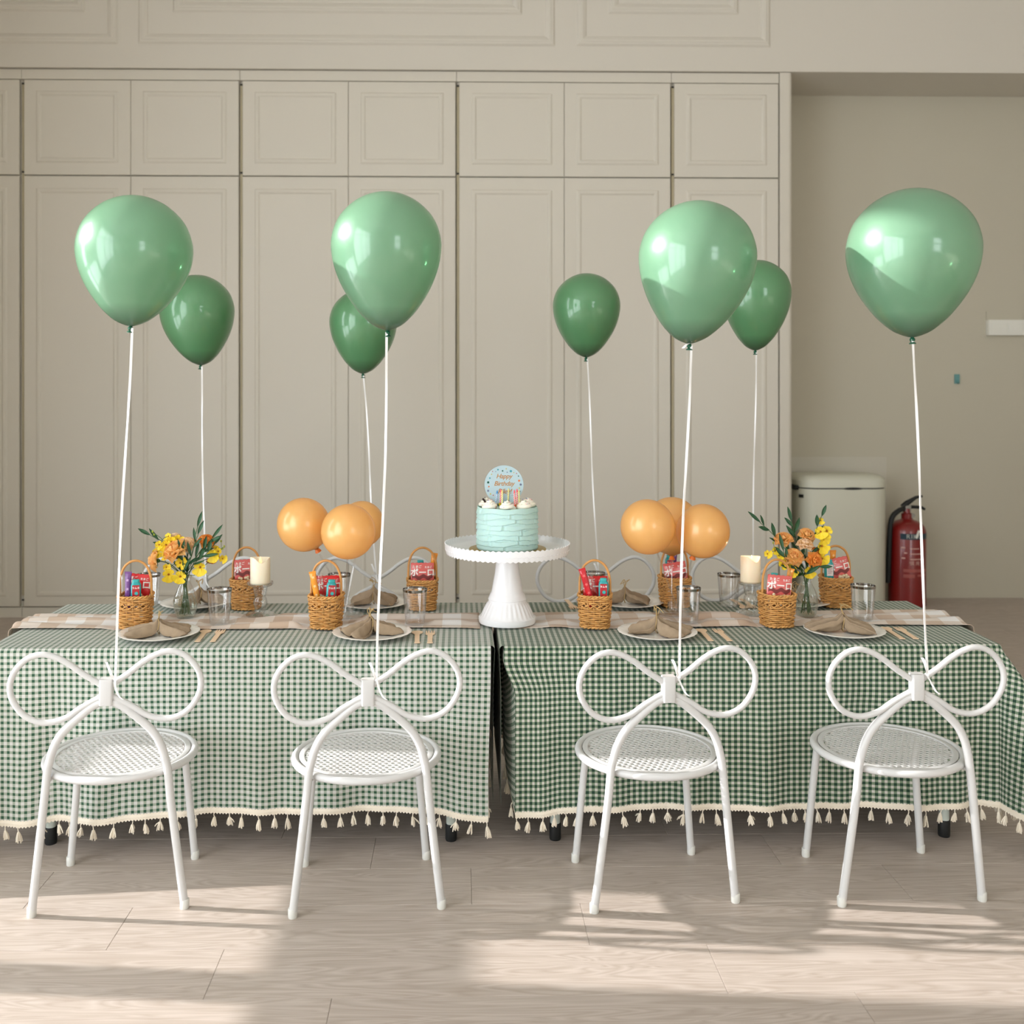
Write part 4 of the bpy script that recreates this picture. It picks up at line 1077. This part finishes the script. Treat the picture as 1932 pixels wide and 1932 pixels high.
# --- orange balloon clusters on clear sticks
def orange_stand(u, v, balls, label, where):
    p = onZ(u, v, ZP); bz = ZR
    st = thing('balloon_stand', label, 'balloon stand', (p.x, p.y, bz), 0, 'clear balloon stands')
    link('stand_base', MB().lathe([(.042, 0), (.043, .003), (.040, .006), (.018, .009), (.017, .030), (.0155, .030), (.0155, .009), (.001, .008)], 40), CLEAR, st)
    for q, (bu, bv, d, R, nm) in enumerate(balls):
        c = onD(bu, bv, d); t = thing('balloon', 'orange balloon %s, %s' % (nm, where), 'balloon', tuple(c), 0, 'orange balloons on clear sticks')
        mb = MB(); pr = [(R*math.sin(a), R*math.cos(a)*1.03) for a in [PI*i/22 for i in range(20)]]; pr[0] = (.001, R*1.03)
        pr = pr+[(R*.16, -R*1.03), (R*.09, -R*1.08)]
        mb.lathe(pr, 40)
        sk = link('balloon_skin', mb.mesh('balloon_skin', True), ORANGE, t)
        base = Vector((p.x+.010*math.cos(q*2.1), p.y+.010*math.sin(q*2.1), bz+.01))
        ax = (c-base).normalized(); sk.rotation_euler = ax.to_track_quat('Z', 'Y').to_euler()
        bot = c-ax*R*1.08
        link('knot', MB().tube([bot-c, bot-ax*.007-c, bot-ax*.010-c], [.0045, .0075, .0085], 10), OKNOT, t)
        link('stick', MB().tube([base-Vector(st.location), bot+ax*.003-Vector(st.location)], .0022, 8), CLEAR, st)
orange_stand(655, 1164, [(573, 990, 2.57, .0660, 'nearest the candle with its wick unlit'), (657, 1003, 2.47, .0655, 'overlapping in front'), (682, 989, 2.68, .0590, 'half hidden behind')], 'clear stand with three sticks on table far from extinguisher', 'table far from extinguisher')
orange_stand(1272, 1160, [(1222, 994, 2.52, .0665, 'nearest the cake'), (1268, 992, 2.72, .0740, 'half hidden at the back'), (1326, 1002, 2.57, .0665, 'nearest the lit candle')], 'clear stand with three sticks on table near extinguisher', 'table near extinguisher')

# --- LED candles on glass holders
def candle(u, vb, lit, label, hlabel, vtop):
    p = onZ(u, vb, ZP); hz = ZR
    h = thing('candle_holder', hlabel, 'candle holder', (p.x, p.y, hz), 0, 'glass candle holders')
    hp = [(.036, 0), (.037, .003), (.030, .007), (.015, .012), (.0135, .018), (.016, .026), (.0185, .034), (.0165, .043), (.0135, .049), (.0155, .056), (.0175, .064), (.0185, .073), (.0300, .077), (.0330, .080), (.0335, .086), (.0315, .086), (.030, .082), (.004, .0805), (.001, .0805)]
    link('glass_pillar', MB().lathe(hp, 40), HOLDG, h)
    t = thing('pillar_candle', label, 'candle', (p.x, p.y, hz+.0812), .25, 'ivory pillar candles')
    R, Hc = .0255, .0715; mb = MB(); n = 40
    def top(a): return Hc-.006*(1-math.cos(a+PI/2+.4))*.5-.016*math.exp(-((((a+PI/2-.1+PI) % (2*PI))-PI)/.62)**2)
    rings = [(R*.97, lambda a: 0), (R, lambda a: .002), (R, lambda a: top(a)-.002), (R*.96, lambda a: top(a)), (R*.88, lambda a: top(a)-.003), (R*.72, lambda a: Hc-.016), (R*.4, lambda a: Hc-.020), (.001, lambda a: Hc-.021)]
    for rr, zf in rings:
        for i in range(n): a = 2*PI*i/n; mb.add((rr*math.cos(a), rr*math.sin(a), zf(a)))
    for j in range(len(rings)-1):
        for i in range(n): mb.f.append([j*n+i, j*n+(i+1) % n, (j+1)*n+(i+1) % n, (j+1)*n+i])
    mb.f.append(list(range(n))[::-1])
    link('wax', mb.mesh('wax', True, 60), WAXLIT if lit else WAX, t)
    link('flame_tip', MB().lathe([(.0008, 0), (.0040, .004), (.0048, .008), (.0040, .012), (.0018, .018), (.0003, .021)], 14, lambda a, r, z: 1-.35*abs(math.sin(a))), FLAME, t, (0, -.006, Hc-.0215), (0, 0, -.4))
    if lit:
        ld = bpy.data.lights.new('candle_led', 'POINT'); ld.energy = .06; ld.color = (1, .6, .35); ld.shadow_soft_size = .004
        lo = bpy.data.objects.new('candle_led', ld); C.objects.link(lo); lo.parent = t; lo.location = (0, -.006, Hc+.002)
candle(491, 1163, False, 'ivory LED pillar candle, flame barely glowing, near the coral pack', 'glass candle holder under the barely glowing candle', 1042)
candle(1416, 1160, True, 'ivory LED pillar candle glowing warm near the rose vase', 'glass candle holder under the warm glowing candle', 1033)

# ================================================================== cake on its stand
cp = onZ(957, 1176, ZP); CKX, CKY = cp.x, cp.y
SZ0 = ZR+.0005; SH = .188
st = thing('cake_stand', 'white pedestal cake stand with scalloped rim between the two tables', 'cake stand', (CKX, CKY, SZ0))
base = [(.070, 0), (.0715, .004), (.0715, .014), (.066, .018), (.060, .030), (.052, .045), (.047, .052), (.0465, .057), (.048, .058), (.0445, .066), (.042, .072), (.0395, .076), (.036, .095), (.0315, .120), (.0285, .145), (.0265, .170), (.027, .178)]
def flute(a, r, z): return 1+(.018*math.cos(30*a) if .018 < z < .046 else 0)
link('pedestal', MB().lathe(base, 180, flute).mesh('pedestal', True, 45), CERAM, st)
pr = .151
def scal(a, r, z): return 1+(.006*math.cos(36*a) if r > .145 else 0)
ring = MB(); n = 576
rows = [(.03, .1735, 0), (pr-.010, .1735, 0), (pr+.001, .1725, -.0014), (pr+.0035, .180, 0), (pr+.0058, .1985, .0014), (pr+.0042, .1990, .0014), (pr+.0008, .186, 0), (pr-.003, .1815, 0), (.02, .181, 0), (.001, .181, 0)]
for r_, z_, w_ in rows:
    for i in range(n): a = 2*PI*i/n; ring.add((r_*math.cos(a), r_*math.sin(a), z_+w_*math.cos(72*a)))
for j in range(len(rows)-1):
    for i in range(n): ring.f.append([j*n+i, j*n+(i+1) % n, (j+1)*n+(i+1) % n, (j+1)*n+i])
link('scalloped_plate', ring.mesh('scalloped_plate', True, 50), CERAM, st)
link('wavy_band', MB().tube([((pr+.0040)*math.cos(a), (pr+.0040)*math.sin(a), .1840+.0012*math.cos(72*a)) for a in [2*PI*i/432 for i in range(432)]], .0007, 4, closed=True), CERAM, st)
ZK = SZ0+.1815
tag(link('cake_board', MB().lathe([(.094, 0), (.0965, .0008), (.0965, .0022), (.0955, .003)], 64), GOLD, None, (CKX+.001, CKY, ZK)), 'round gold cake board under the mint cake', 'cake board')
ZK += .0034
ck = thing('cake', 'small round cake in mint buttercream with ridged strokes', 'cake', (CKX, CKY, ZK))
rk = random.Random(4); CR, CH = .0755, .104; NR = 8
strokes = []
for j in range(NR):
    a = rk.uniform(0, 6); L = []
    while a < 6.3+2*PI and len(L) < 9:
        L.append((a % (2*PI), rk.uniform(-.003, .003), rk.uniform(.6, 1.2))); a += rk.uniform(.8, 2.2)
        if a-L[0][0] > 2*PI-.5: break
    strokes.append(sorted(L))
def cake_r(a, z):
    f = z/CH*NR
    lift = .0020*math.sin(a*3+int(f)*1.7)+.0012*math.sin(a*8+int(f)*3.1)
    f = (z+.002*math.sin(a*2+1)+lift)/CH*NR; j = int(max(0, min(NR-1, math.floor(f)))); fr = f-j
    L = strokes[j]; prev = [s for s in L if s[0] <= a]; s = prev[-1] if prev else L[-1]
    da = (a-s[0]) % (2*PI)
    r = CR+.0010*s[2]+.0022*(1-fr)*(.5+.5*s[2])-.0012*fr
    r += .0028*math.exp(-(da/.035)**2)*math.exp(-((fr-.5)/.42)**4)-.0016*math.exp(-((da-.09)/.04)**2)
    if z < .004: r -= .003*(1-z/.004)
    return r
mb = MB()
nu, nv = 300, 96
mb.grid(nu, nv, lambda i, j: (cake_r(2*PI*i, j*CH)*math.cos(2*PI*i), cake_r(2*PI*i, j*CH)*math.sin(2*PI*i), j*CH+.0012*math.sin(2*PI*i*5)*(j > .97)), wrap_u=True)
b0 = len(mb.v)
for rr, z in ((CR*.985, CH+.0005), (CR*.95, CH-.003), (CR*.5, CH-.0035), (.002, CH-.0035)):
    for i in range(nu): a = 2*PI*i/nu; mb.add((rr*math.cos(a), rr*math.sin(a), z+.0008*math.sin(a*7+rr*300)))
for q in range(-1, 3):
    for i in range(nu):
        lo = (nv*nu if q < 0 else b0+q*nu); hi = b0+(q+1)*nu
        mb.f.append([lo+i, lo+(i+1) % nu, hi+(i+1) % nu, hi+i])
link('buttercream', mb.mesh('buttercream', True), MINT, ck)
def rosette_mesh(seed):
    r = random.Random(seed); mb = MB(); turns = 3.2; n = 90; pts = []; rs = []
    for i in range(n):
        f = i/(n-1); a = f*turns*2*PI; R = .0135*(1-f)**.75; z = .004+.017*f**.9
        pts.append((R*math.cos(a), R*math.sin(a), z)); rs.append(.0062*(1-.72*f))
    mb.tube(pts, rs, 10)
    for i in range(len(mb.v)):                       # star-nozzle ridges
        pass
    return mb
SPR = [mat('sprinkle_%s' % c_, rgb, .4) for c_, rgb in (('red', (220, 70, 70)), ('blue', (70, 130, 190)), ('green', (50, 140, 90)), ('pink', (240, 150, 170)))]
for k in range(7):
    a = 2*PI*k/7-PI/2-.05; rr = .054; ro = rosette_mesh(k)
    o = link('cream_rosette', ro.mesh('cream_rosette', True, 60), CREAM, ck, (rr*math.cos(a), rr*math.sin(a), CH-.004), (0, 0, k*1.3))
    o.scale = (1.12, 1.12, 1.1)
    for c_ in range(4):
        sm_ = MB(); r = random.Random(k*7+c_)
        for q in range(6):
            b_ = r.uniform(0, 6.28); f = r.random(); R = .015*(1-f)+.003; c3 = Vector((R*math.cos(b_), R*math.sin(b_), .007+.016*f)); d3 = Vector((r.uniform(-1, 1), r.uniform(-1, 1), r.uniform(-1, 1))).normalized()*.0013
            sm_.tube([c3-d3, c3+d3], .0005, 4)
        so = link('sprinkles', sm_, SPR[c_], o); so['kind'] = 'stuff'
tag(link('chocolate_disc', MB().lathe([(.012, -.0012), (.0135, 0), (.012, .0012)], 24), mat('dark_chocolate', (40, 26, 22), .4), None, (CKX-.056, CKY+.004, ZK+CH+.008), (0, PI/2-.35, .3)), 'dark chocolate disc poking from the cake cream', 'chocolate')
# topper
tp = onD(951, 915, cp.y+.02); TR = .0492
t = thing('cake_topper', 'round pale blue birthday topper with dots standing in the cake', 'cake topper', (tp.x, CKY+.022, tp.z))
link('topper_disc', MB().lathe([(TR, -.0008), (TR, .0008)], 64).mesh('topper_disc', True, 40), mat('topper_blue', (176, 200, 208), .5), t, None, (PI/2, 0, 0))
link('topper_stick', MB().tube([(0, .0025, -.03), (0, .0025, -TR-.045)], .0016, 8), PRINTW, t)
TPINK = mat('topper_gold', (186, 130, 62), .4, metal=.2)
for s_, z_, size in (('Happy', .0215, .0165), ('Birthday', .0030, .0165), ('Riley!', -.0165, .0175)):
    me = text_mesh(s_, size, shear=.28, bold=.00012, spacing=.92)
    for v in me.vertices: v.co = Vector((v.co.x+(.0015 if s_ == 'Riley!' else 0), -.0012, v.co.y+z_))
    link('lettering', me, TPINK, t)
DOTC = {'t': (70, 150, 164), 'g': (10, 84, 66), 'y': (208, 186, 84), 'p': (110, 118, 146), 'o': (214, 112, 50), 'r': (196, 96, 92)}
for px_, py_, r_, c_ in [(685, 218, 22, 't'), (808, 250, 20, 'g'), (905, 195, 15, 'y'), (1027, 258, 32, 't'), (930, 288, 15, 'p'), (541, 266, 13, 'r'), (626, 268, 11, 'p'), (516, 342, 15, 'y'), (470, 442, 20, 't'), (426, 555, 30, 'g'), (445, 668, 20, 'o'), (424, 778, 28, 'p'), (486, 862, 20, 'y'), (560, 898, 15, 'r'), (1104, 298, 14, 'y'), (1178, 318, 13, 'r'), (1230, 390, 15, 'g'), (1247, 512, 28, 'o'), (1290, 615, 30, 'p'), (1256, 708, 19, 'y'), (1274, 796, 11, 'g'), (1148, 970, 24, 'o'), (900, 1072, 18, 'g'), (745, 1075, 14, 't'), (684, 1012, 9, 'p'), (1060, 900, 9, 'p')]:
    q = TR/518.0
    link('printed_dot', MB().poly([(r_*q*math.cos(a), r_*q*math.sin(a)) for a in [i*PI/8 for i in range(16)]], 0, .0004, Matrix.Translation(((px_-846)*q, -.0008, -(py_-622)*q)) @ Matrix.Rotation(PI/2, 4, 'X')), mat('dot_'+c_, DOTC[c_], .5), t)
# candles in little cups
def stripe_mat(name, c1, c2):
    m = bpy.data.materials.new(name); m.use_nodes = True; nt = m.node_tree; b_ = nt.nodes['Principled BSDF']; b_.inputs['Roughness'].default_value = .4
    uv = N(nt, 'ShaderNodeUVMap'); sp = N(nt, 'ShaderNodeSeparateXYZ'); nt.links.new(uv.outputs[0], sp.inputs[0])
    f = math_node(nt, 'FRACT', math_node(nt, 'ADD', math_node(nt, 'MULTIPLY', sp.outputs[0], 2.0), math_node(nt, 'MULTIPLY', sp.outputs[1], 9.0)))
    nt.links.new(mixc(nt, math_node(nt, 'LESS_THAN', f, .5), lin(c1), lin(c2)), b_.inputs['Base Color'])
    return m
CM = {'blue': stripe_mat('candle_blue', (90, 150, 200), (222, 230, 236)), 'pink': stripe_mat('candle_pink', (240, 110, 120), (248, 206, 204)), 'yellow': stripe_mat('candle_yellow', (226, 214, 130), (236, 230, 176))}
CT = {'blue': mat('tip_blue', (60, 140, 200), .4), 'pink': mat('tip_pink', (246, 100, 110), .4), 'yellow': mat('tip_yellow', (226, 216, 140), .4)}
HOLD = [mat('cup_orange', (232, 96, 40), .4), mat('cup_yellow', (214, 184, 40), .4)]
CK_P = [(946.0-8, 927, 'blue', -.10, -.012, 'leaning toward the chocolate disc'), (945, 925, 'pink', -.05, .012, 'behind the yellow one with cup in front'), (947.5, 926, 'yellow', 0, -.040, 'with yellow cup at the cake front'), (959.5, 923, 'yellow', -.04, .020, 'nearest the topper centre'), (970.5, 926, 'pink', .02, -.030, 'standing in a yellow cup'), (975.5, 924, 'pink', -.02, -.018, 'standing in an orange cup'), (979, 926, 'yellow', .03, .014, 'beside the last cream rosette')]
for k, (u, v, col, lean, dy, how) in enumerate(CK_P):
    yy = CKY+dy; top = onY(u, v, yy); zb = ZK+CH-.003; Lc = top.z-zb
    tt = thing('birthday_candle', '%s striped birthday candle %s' % (col, how), 'candle', (top.x-lean*Lc*.0, yy, zb), 0, 'birthday candles on the cake')
    tt.rotation_euler = (0, 0, 0)
    link('candle_stick', MB().tube([(-lean*Lc*-1.0, 0, .004)]+[(lean*Lc*(1-f), 0, .004+(Lc-.010)*f) for f in (.25, .5, .75, 1)], .0021, 10), CM[col], tt)
    link('candle_tip', MB().lathe([(.0022, 0), (.0024, .002), (.0016, .006), (.0004, .0085)], 10), CT[col], tt, (0, 0, Lc-.0058))
    link('candle_cup', MB().lathe([(.0012, -.004), (.0016, 0), (.0042, .005), (.0044, .010), (.0032, .010), (.0026, .006)], 5), HOLD[k % 2], tt, (lean*Lc, 0, 0))

# ================================================================== vases with roses, orchids and leafy twigs
def patch(mb, M, W, Lp, cup, curl, ruff=0, nu=4, nv=5, shape='petal', ph=0):
    def f(i, j):
        a = 2*i-1; b_ = j
        if shape == 'petal': w = W*(math.sin(PI*min(1, .12+.80*b_))**.7)*(1 if b_ < .999 else .55)
        elif shape == 'leaf': w = W*math.sin(PI*(.02+.96*b_))**.9
        else: w = W*(b_**.7)*(1.0-.25*max(0, b_-.8)/.2)
        x = a*w; y = b_*Lp*(1-.12*a*a*(shape == 'fan')); z = cup*(a*a)*W+curl*b_*b_*Lp+ruff*math.sin(a*7+ph)*b_
        p = M @ Vector((x, y, z)); return (p, (i, b_))
    mb.grid(nu, nv, f)
def rose_mesh(seed, R, openness):
    r = random.Random(seed); mb = MB()
    layers = [(3, .34, 1.45), (4, .50, 1.30), (5, .66, 1.12), (5, .82, .92), (6, .97, .70), (6, 1.08, .45)]
    for li, (n, sz, tilt) in enumerate(layers):
        for k in range(n):
            a = 2*PI*k/n+li*.7+r.uniform(-.15, .15); tl = tilt*(1-.25*openness*li/5)+r.uniform(-.06, .06)
            M = Matrix.Rotation(a, 4, 'Z') @ Matrix.Translation((0, R*.16*sz, -R*.30+R*.04*(5-li))) @ Matrix.Rotation(tl, 4, 'X')
            patch(mb, M, R*.62*sz+R*.08, R*(.55+.42*sz), .55, -.34*(li > 2)-.02*li, R*.035, 5, 6, 'petal', r.uniform(0, 6))
    return mb
def look_rot(d): return Vector(d).normalized().to_track_quat('Z', 'Y').to_euler()
def vase(u, v, label, roses, orchids, twigs, spot, seed):
    p = onZ(u, v, ZP); bz = ZR; org = Vector((p.x, p.y, bz))
    t = thing('glass_vase', label, 'vase', tuple(org), 0, 'ribbed glass bud vases')
    def rib(a, r, z): return 1+(.045*math.cos(14*a+60*z) if .006 < z < .085 else 0)
    prof = [(.021, 0), (.023, .003), (.0275, .020), (.0295, .036), (.0275, .052), (.0205, .070), (.0140, .083), (.0125, .090), (.0140, .099), (.0160, .1045)]
    link('vase_glass', MB().lathe(prof, 112, rib, True, False).mesh('vase_glass', True), VASEG, t)
    link('vase_rim', MB().tube([(.0160*math.cos(a), .0160*math.sin(a), .1045) for a in [2*PI*i/40 for i in range(40)]], .0008, 6, closed=True), VASEG, t)
    link('water', MB().lathe([(.020, .003), (.0258, .020), (.0276, .036), (.0260, .050), (.001, .050)], 40), WATER, t)
    rn = random.Random(seed)
    neck = Vector((0, 0, .098))
    def stem_pts(end, k):
        a = k*2.4; foot = Vector((.014*math.cos(a), .014*math.sin(a), .006)); nk = neck+Vector((.006*math.cos(a+2.6), .006*math.sin(a+2.6), 0))
        e = Vector(end)-org; mid = nk.lerp(e, .5)+Vector((0, 0, .012))
        return [foot, foot.lerp(nk, .55), nk, mid, e]
    cnt = 0
    for (ru, rv, dd, R, dirv, mi, how) in roses:
        c = onY(ru, rv, p.y+dd); r_ = thing('rose', '%s, %s' % (how, spot), 'flower', tuple(org), 0, 'roses in the vases')
        R *= 1.15; bl = rose_mesh(seed*10+cnt, R, rn.uniform(.6, 1.1))
        o = link('bloom', bl.mesh('bloom', True), ROSE[mi], r_, tuple(c-org), look_rot(dirv))
        sp = MB()
        for k in range(5): patch(sp, Matrix.Rotation(k*2*PI/5, 4, 'Z') @ Matrix.Translation((0, 0, -R*.42)) @ Matrix.Rotation(.2, 4, 'X'), R*.16, R*.7, .3, -.2, 0, 2, 3, 'leaf')
        sp.ball((0, 0, -R*.42), R*.22, 8, 5)
        link('calyx', sp, STEM, o)
        back = c-Vector(dirv).normalized()*R*.45
        link('stem', MB().tube(catmull(stem_pts(back, cnt), 5), .0011, 6), STEM, r_)
        cnt += 1
    for (pts, blooms, buds, how) in orchids:
        o_ = thing('orchid_spray', '%s, %s' % (how, spot), 'flower', tuple(org), 0, 'yellow orchid sprays')
        P = [onY(a, b_, p.y+d_)-org for a, b_, d_ in pts]
        link('stem', MB().tube(catmull([Vector((.008*math.cos(cnt), .008*math.sin(cnt), .008)), neck]+P, 5), .0009, 5), STEM, o_); cnt += 1
        for (bu, bv, d_, sc_, ang) in blooms:
            q = onY(bu, bv, p.y+d_)-org; mb = MB(); S = .0150*sc_
            rot = look_rot((rn.uniform(-.4, .4), -1, rn.uniform(-.1, .5)))
            M0 = Matrix.Rotation(ang, 4, 'Z')
            for da, W, Lp in ((PI-.42, .85*S, 1.15*S), (PI+.42, .85*S, 1.15*S), (0, .42*S, .75*S), (1.15, .36*S, .8*S), (-1.15, .36*S, .8*S)):
                patch(mb, M0 @ Matrix.Rotation(da, 4, 'Z') @ Matrix.Rotation(.18, 4, 'X'), W, Lp, .12, .12, S*.10, 6, 5, 'fan', rn.uniform(0, 6))
            bo = link('blossom', mb.mesh('blossom', True), YELLOW, o_, tuple(q), rot)
            link('blossom_heart', MB().ball((0, 0, .001), S*.16, 7, 5), BROWNC, bo)
            near = min(P, key=lambda w: (w-q).length)
            link('stalk', MB().tube([near, near.lerp(q, .5)+Vector((0, 0, .002)), q+Vector((0, .002, 0))], .0006, 4), STEM, o_)
        for (bu, bv, d_) in buds:
            q = onY(bu, bv, p.y+d_)-org; near = min(P, key=lambda w: (w-q).length)
            link('bud', MB().ball(q, .0030, 7, 6, (.75, .75, 1.2)), BUDM, o_); link('stalk', MB().tube([near, q], .0005, 4), STEM, o_)
    for (pts, leaves, how) in twigs:
        w_ = thing('leafy_twig', '%s, %s' % (how, spot), 'foliage', tuple(org), 0, 'leafy twigs in the vases')
        P = [onY(a, b_, p.y+d_)-org for a, b_, d_ in pts]
        C_ = catmull([Vector((.010*math.cos(cnt), .010*math.sin(cnt), .008)), neck]+P, 6)
        link('stem', MB().tube(C_, .0009, 5), STEM, w_); cnt += 1
        n = leaves
        for k in range(n):
            f = .36+.64*k/(n-1) if n > 1 else 1; i = min(len(C_)-2, int(f*(len(C_)-1))); q = C_[i]; tv = (C_[i+1]-C_[i-1]).normalized()
            if k == n-1: q = C_[-1]; dv = tv
            else:
                sd = Vector((tv.z, 0, -tv.x))*(1 if k % 2 else -1)
                dv = (tv*1.1+sd*.55+Vector((0, rn.uniform(-.5, .3), 0))).normalized()
            mb = MB(); Ls = rn.uniform(.030, .046)
            patch(mb, Matrix.Identity(4), .0046*rn.uniform(.8, 1.25), Ls, .5, rn.uniform(-.12, .08), 0, 4, 6, 'leaf')
            yq = dv; zq = Vector((rn.uniform(-.4, .4), -1, rn.uniform(.2, .7))); xq = yq.cross(zq).normalized(); zq = xq.cross(yq)
            M = Matrix((xq, yq, zq)).transposed().to_4x4()
            o = link('leaf', mb.mesh('leaf', True), LEAFM, w_); o.matrix_local = Matrix.Translation(q) @ M
A_ = 'vase far from extinguisher'; B_ = 'vase near extinguisher'
vase(350, 1166, 'ribbed glass vase of flowers on table far from extinguisher',
     [(291, 1058, -.02, .0205, (-1, -.25, .05), 0, 'peach rose facing sideways'), (330, 1037, -.022, .0250, (-.35, -.6, .75), 0, 'largest wide-open peach rose'), (352, 1027, -.006, .0165, (.1, -.8, .5), 2, 'cream-edged half-open rose'), (362, 1023, .02, .0125, (.2, -.3, .9), 1, 'small orange rose behind the leaves'), (391, 1020, .005, .0175, (.3, -.5, .8), 1, 'deep orange rose above the leaves'), (331, 1012, .025, .0125, (0, 0, 1), 2, 'pale rose at the back'), (402, 1056, .010, .0130, (.4, -.3, -.8), 1, 'orange rose drooping under an orchid')],
     [([(330, 1065, 0), (312, 1035, 0), (306, 1018, 0), (290, 1006, 0)], [(313, 1028, -.01, 1.15, .3), (324, 1022, -.004, 1.25, -.4), (318, 1012, .006, .8, .2), (300, 1028, -.006, .9, 1.0), (296, 1042, -.012, 1.0, .2), (335, 1018, .004, 1.1, .9)], [(288, 1003, 0), (291, 1008, .002)], 'yellow orchid spray with the topmost bud, rising'),
      ([(338, 1080, -.01), (322, 1068, -.016), (312, 1060, -.02)], [(318, 1084, -.026, 1.3, .2), (340, 1088, -.03, 1.25, -.5), (340, 1062, -.02, 1.1, 1.4), (314, 1070, -.02, .8, 1.2), (312, 1047, -.02, .9, .7)], [], 'yellow orchid spray hanging low toward the basket'),
      ([(368, 1085, -.01), (385, 1068, -.008), (405, 1050, 0), (418, 1036, 0)], [(378, 1070, -.016, 1.35, 0), (402, 1046, -.006, 1.25, .4), (412, 1040, 0, .8, -.8), (420, 1054, .002, .8, 1.2), (408, 1034, .004, .7, .2)], [(417, 1021, 0), (423, 1031, 0), (420, 1035, .002)], 'yellow orchid spray reaching toward the unlit candle')],
     [([(358, 1060, -.02), (366, 1030, -.02), (374, 1008, -.02)], 6, 'upright leafy twig'), ([(366, 1056, -.012), (384, 1036, -.014), (400, 1016, -.012)], 7, 'broad leafy twig slanting up'), ([(368, 1062, -.02), (386, 1048, -.018), (404, 1028, -.014)], 6, 'lower slanting leafy twig'), ([(338, 1060, .01), (318, 1030, .012), (284, 1010, .012)], 7, 'thin twig behind the orchid'), ([(364, 1040, .006), (369, 1010, .006), (373, 994, .006)], 2, 'tall bare twig with tiny tip leaf'), ([(348, 1078, -.03), (344, 1050, -.028), (342, 1040, -.026)], 5, 'short twig in front of the big rose')],
     A_, 3)
vase(1521, 1164, 'ribbed glass vase of flowers on table near extinguisher',
     [(1478, 1016, 0, .0185, (-.2, -.5, .85), 0, 'wide peach rose highest beside the twig'), (1523, 1009, .006, .0170, (.1, -.7, .7), 0, 'round peach rose at the top'), (1519, 1026, -.016, .0160, (0, -.45, .9), 2, 'cream-yellow rosebud'), (1498, 1050, -.022, .0190, (-.1, -.8, .6), 0, 'large peach rose low in the middle'), (1537, 1057, -.024, .0170, (.25, -.95, .25), 1, 'orange rose facing out with red heart'), (1541, 1040, .012, .0120, (.5, -.3, .8), 1, 'small orange rose half hidden')],
     [([(1530, 1070, .01), (1548, 1030, .012), (1555, 1000, .012), (1552, 985, .012)], [(1548, 1003, .004, 1.2, .2), (1560, 1002, .006, 1.2, -.6), (1553, 1016, .006, 1.1, .9), (1550, 1030, .002, 1.3, .4), (1548, 982, .01, .7, 0), (1551, 1054, -.004, 1.1, 1.0)], [], 'tall yellow orchid spray beside the far basket'),
      ([(1500, 1085, -.01), (1480, 1060, -.012), (1462, 1040, -.012)], [(1448, 1045, -.012, .8, 1.2), (1463, 1038, -.01, .8, .4), (1474, 1048, -.012, .7, -.4), (1485, 1058, -.018, 1.0, .3), (1476, 1064, -.014, 1.0, .9), (1494, 1076, -.018, 1.1, .2)], [(1459, 1024, -.01)], 'yellow orchid spray drooping toward the glowing candle'),
      ([(1528, 1085, -.02), (1528, 1078, -.02)], [(1526, 1078, -.022, 1.1, .2)], [], 'single low yellow orchid blossom')],
     [([(1500, 1060, .006), (1462, 1012, .008), (1434, 986, .008)], 9, 'long arching leafy twig'), ([(1508, 1050, .02), (1500, 1010, .022), (1493, 984, .022)], 8, 'upright dark leafy twig'), ([(1530, 1040, .006), (1538, 1005, .006), (1550, 974, .006)], 6, 'leafy twig at the top'), ([(1500, 1080, -.02), (1484, 1060, -.022), (1478, 1040, -.02)], 6, 'short leafy twig under the peach rose'), ([(1520, 1085, -.03), (1530, 1072, -.03), (1545, 1070, -.03)], 4, 'low twig bending outwards')],
     B_, 5)
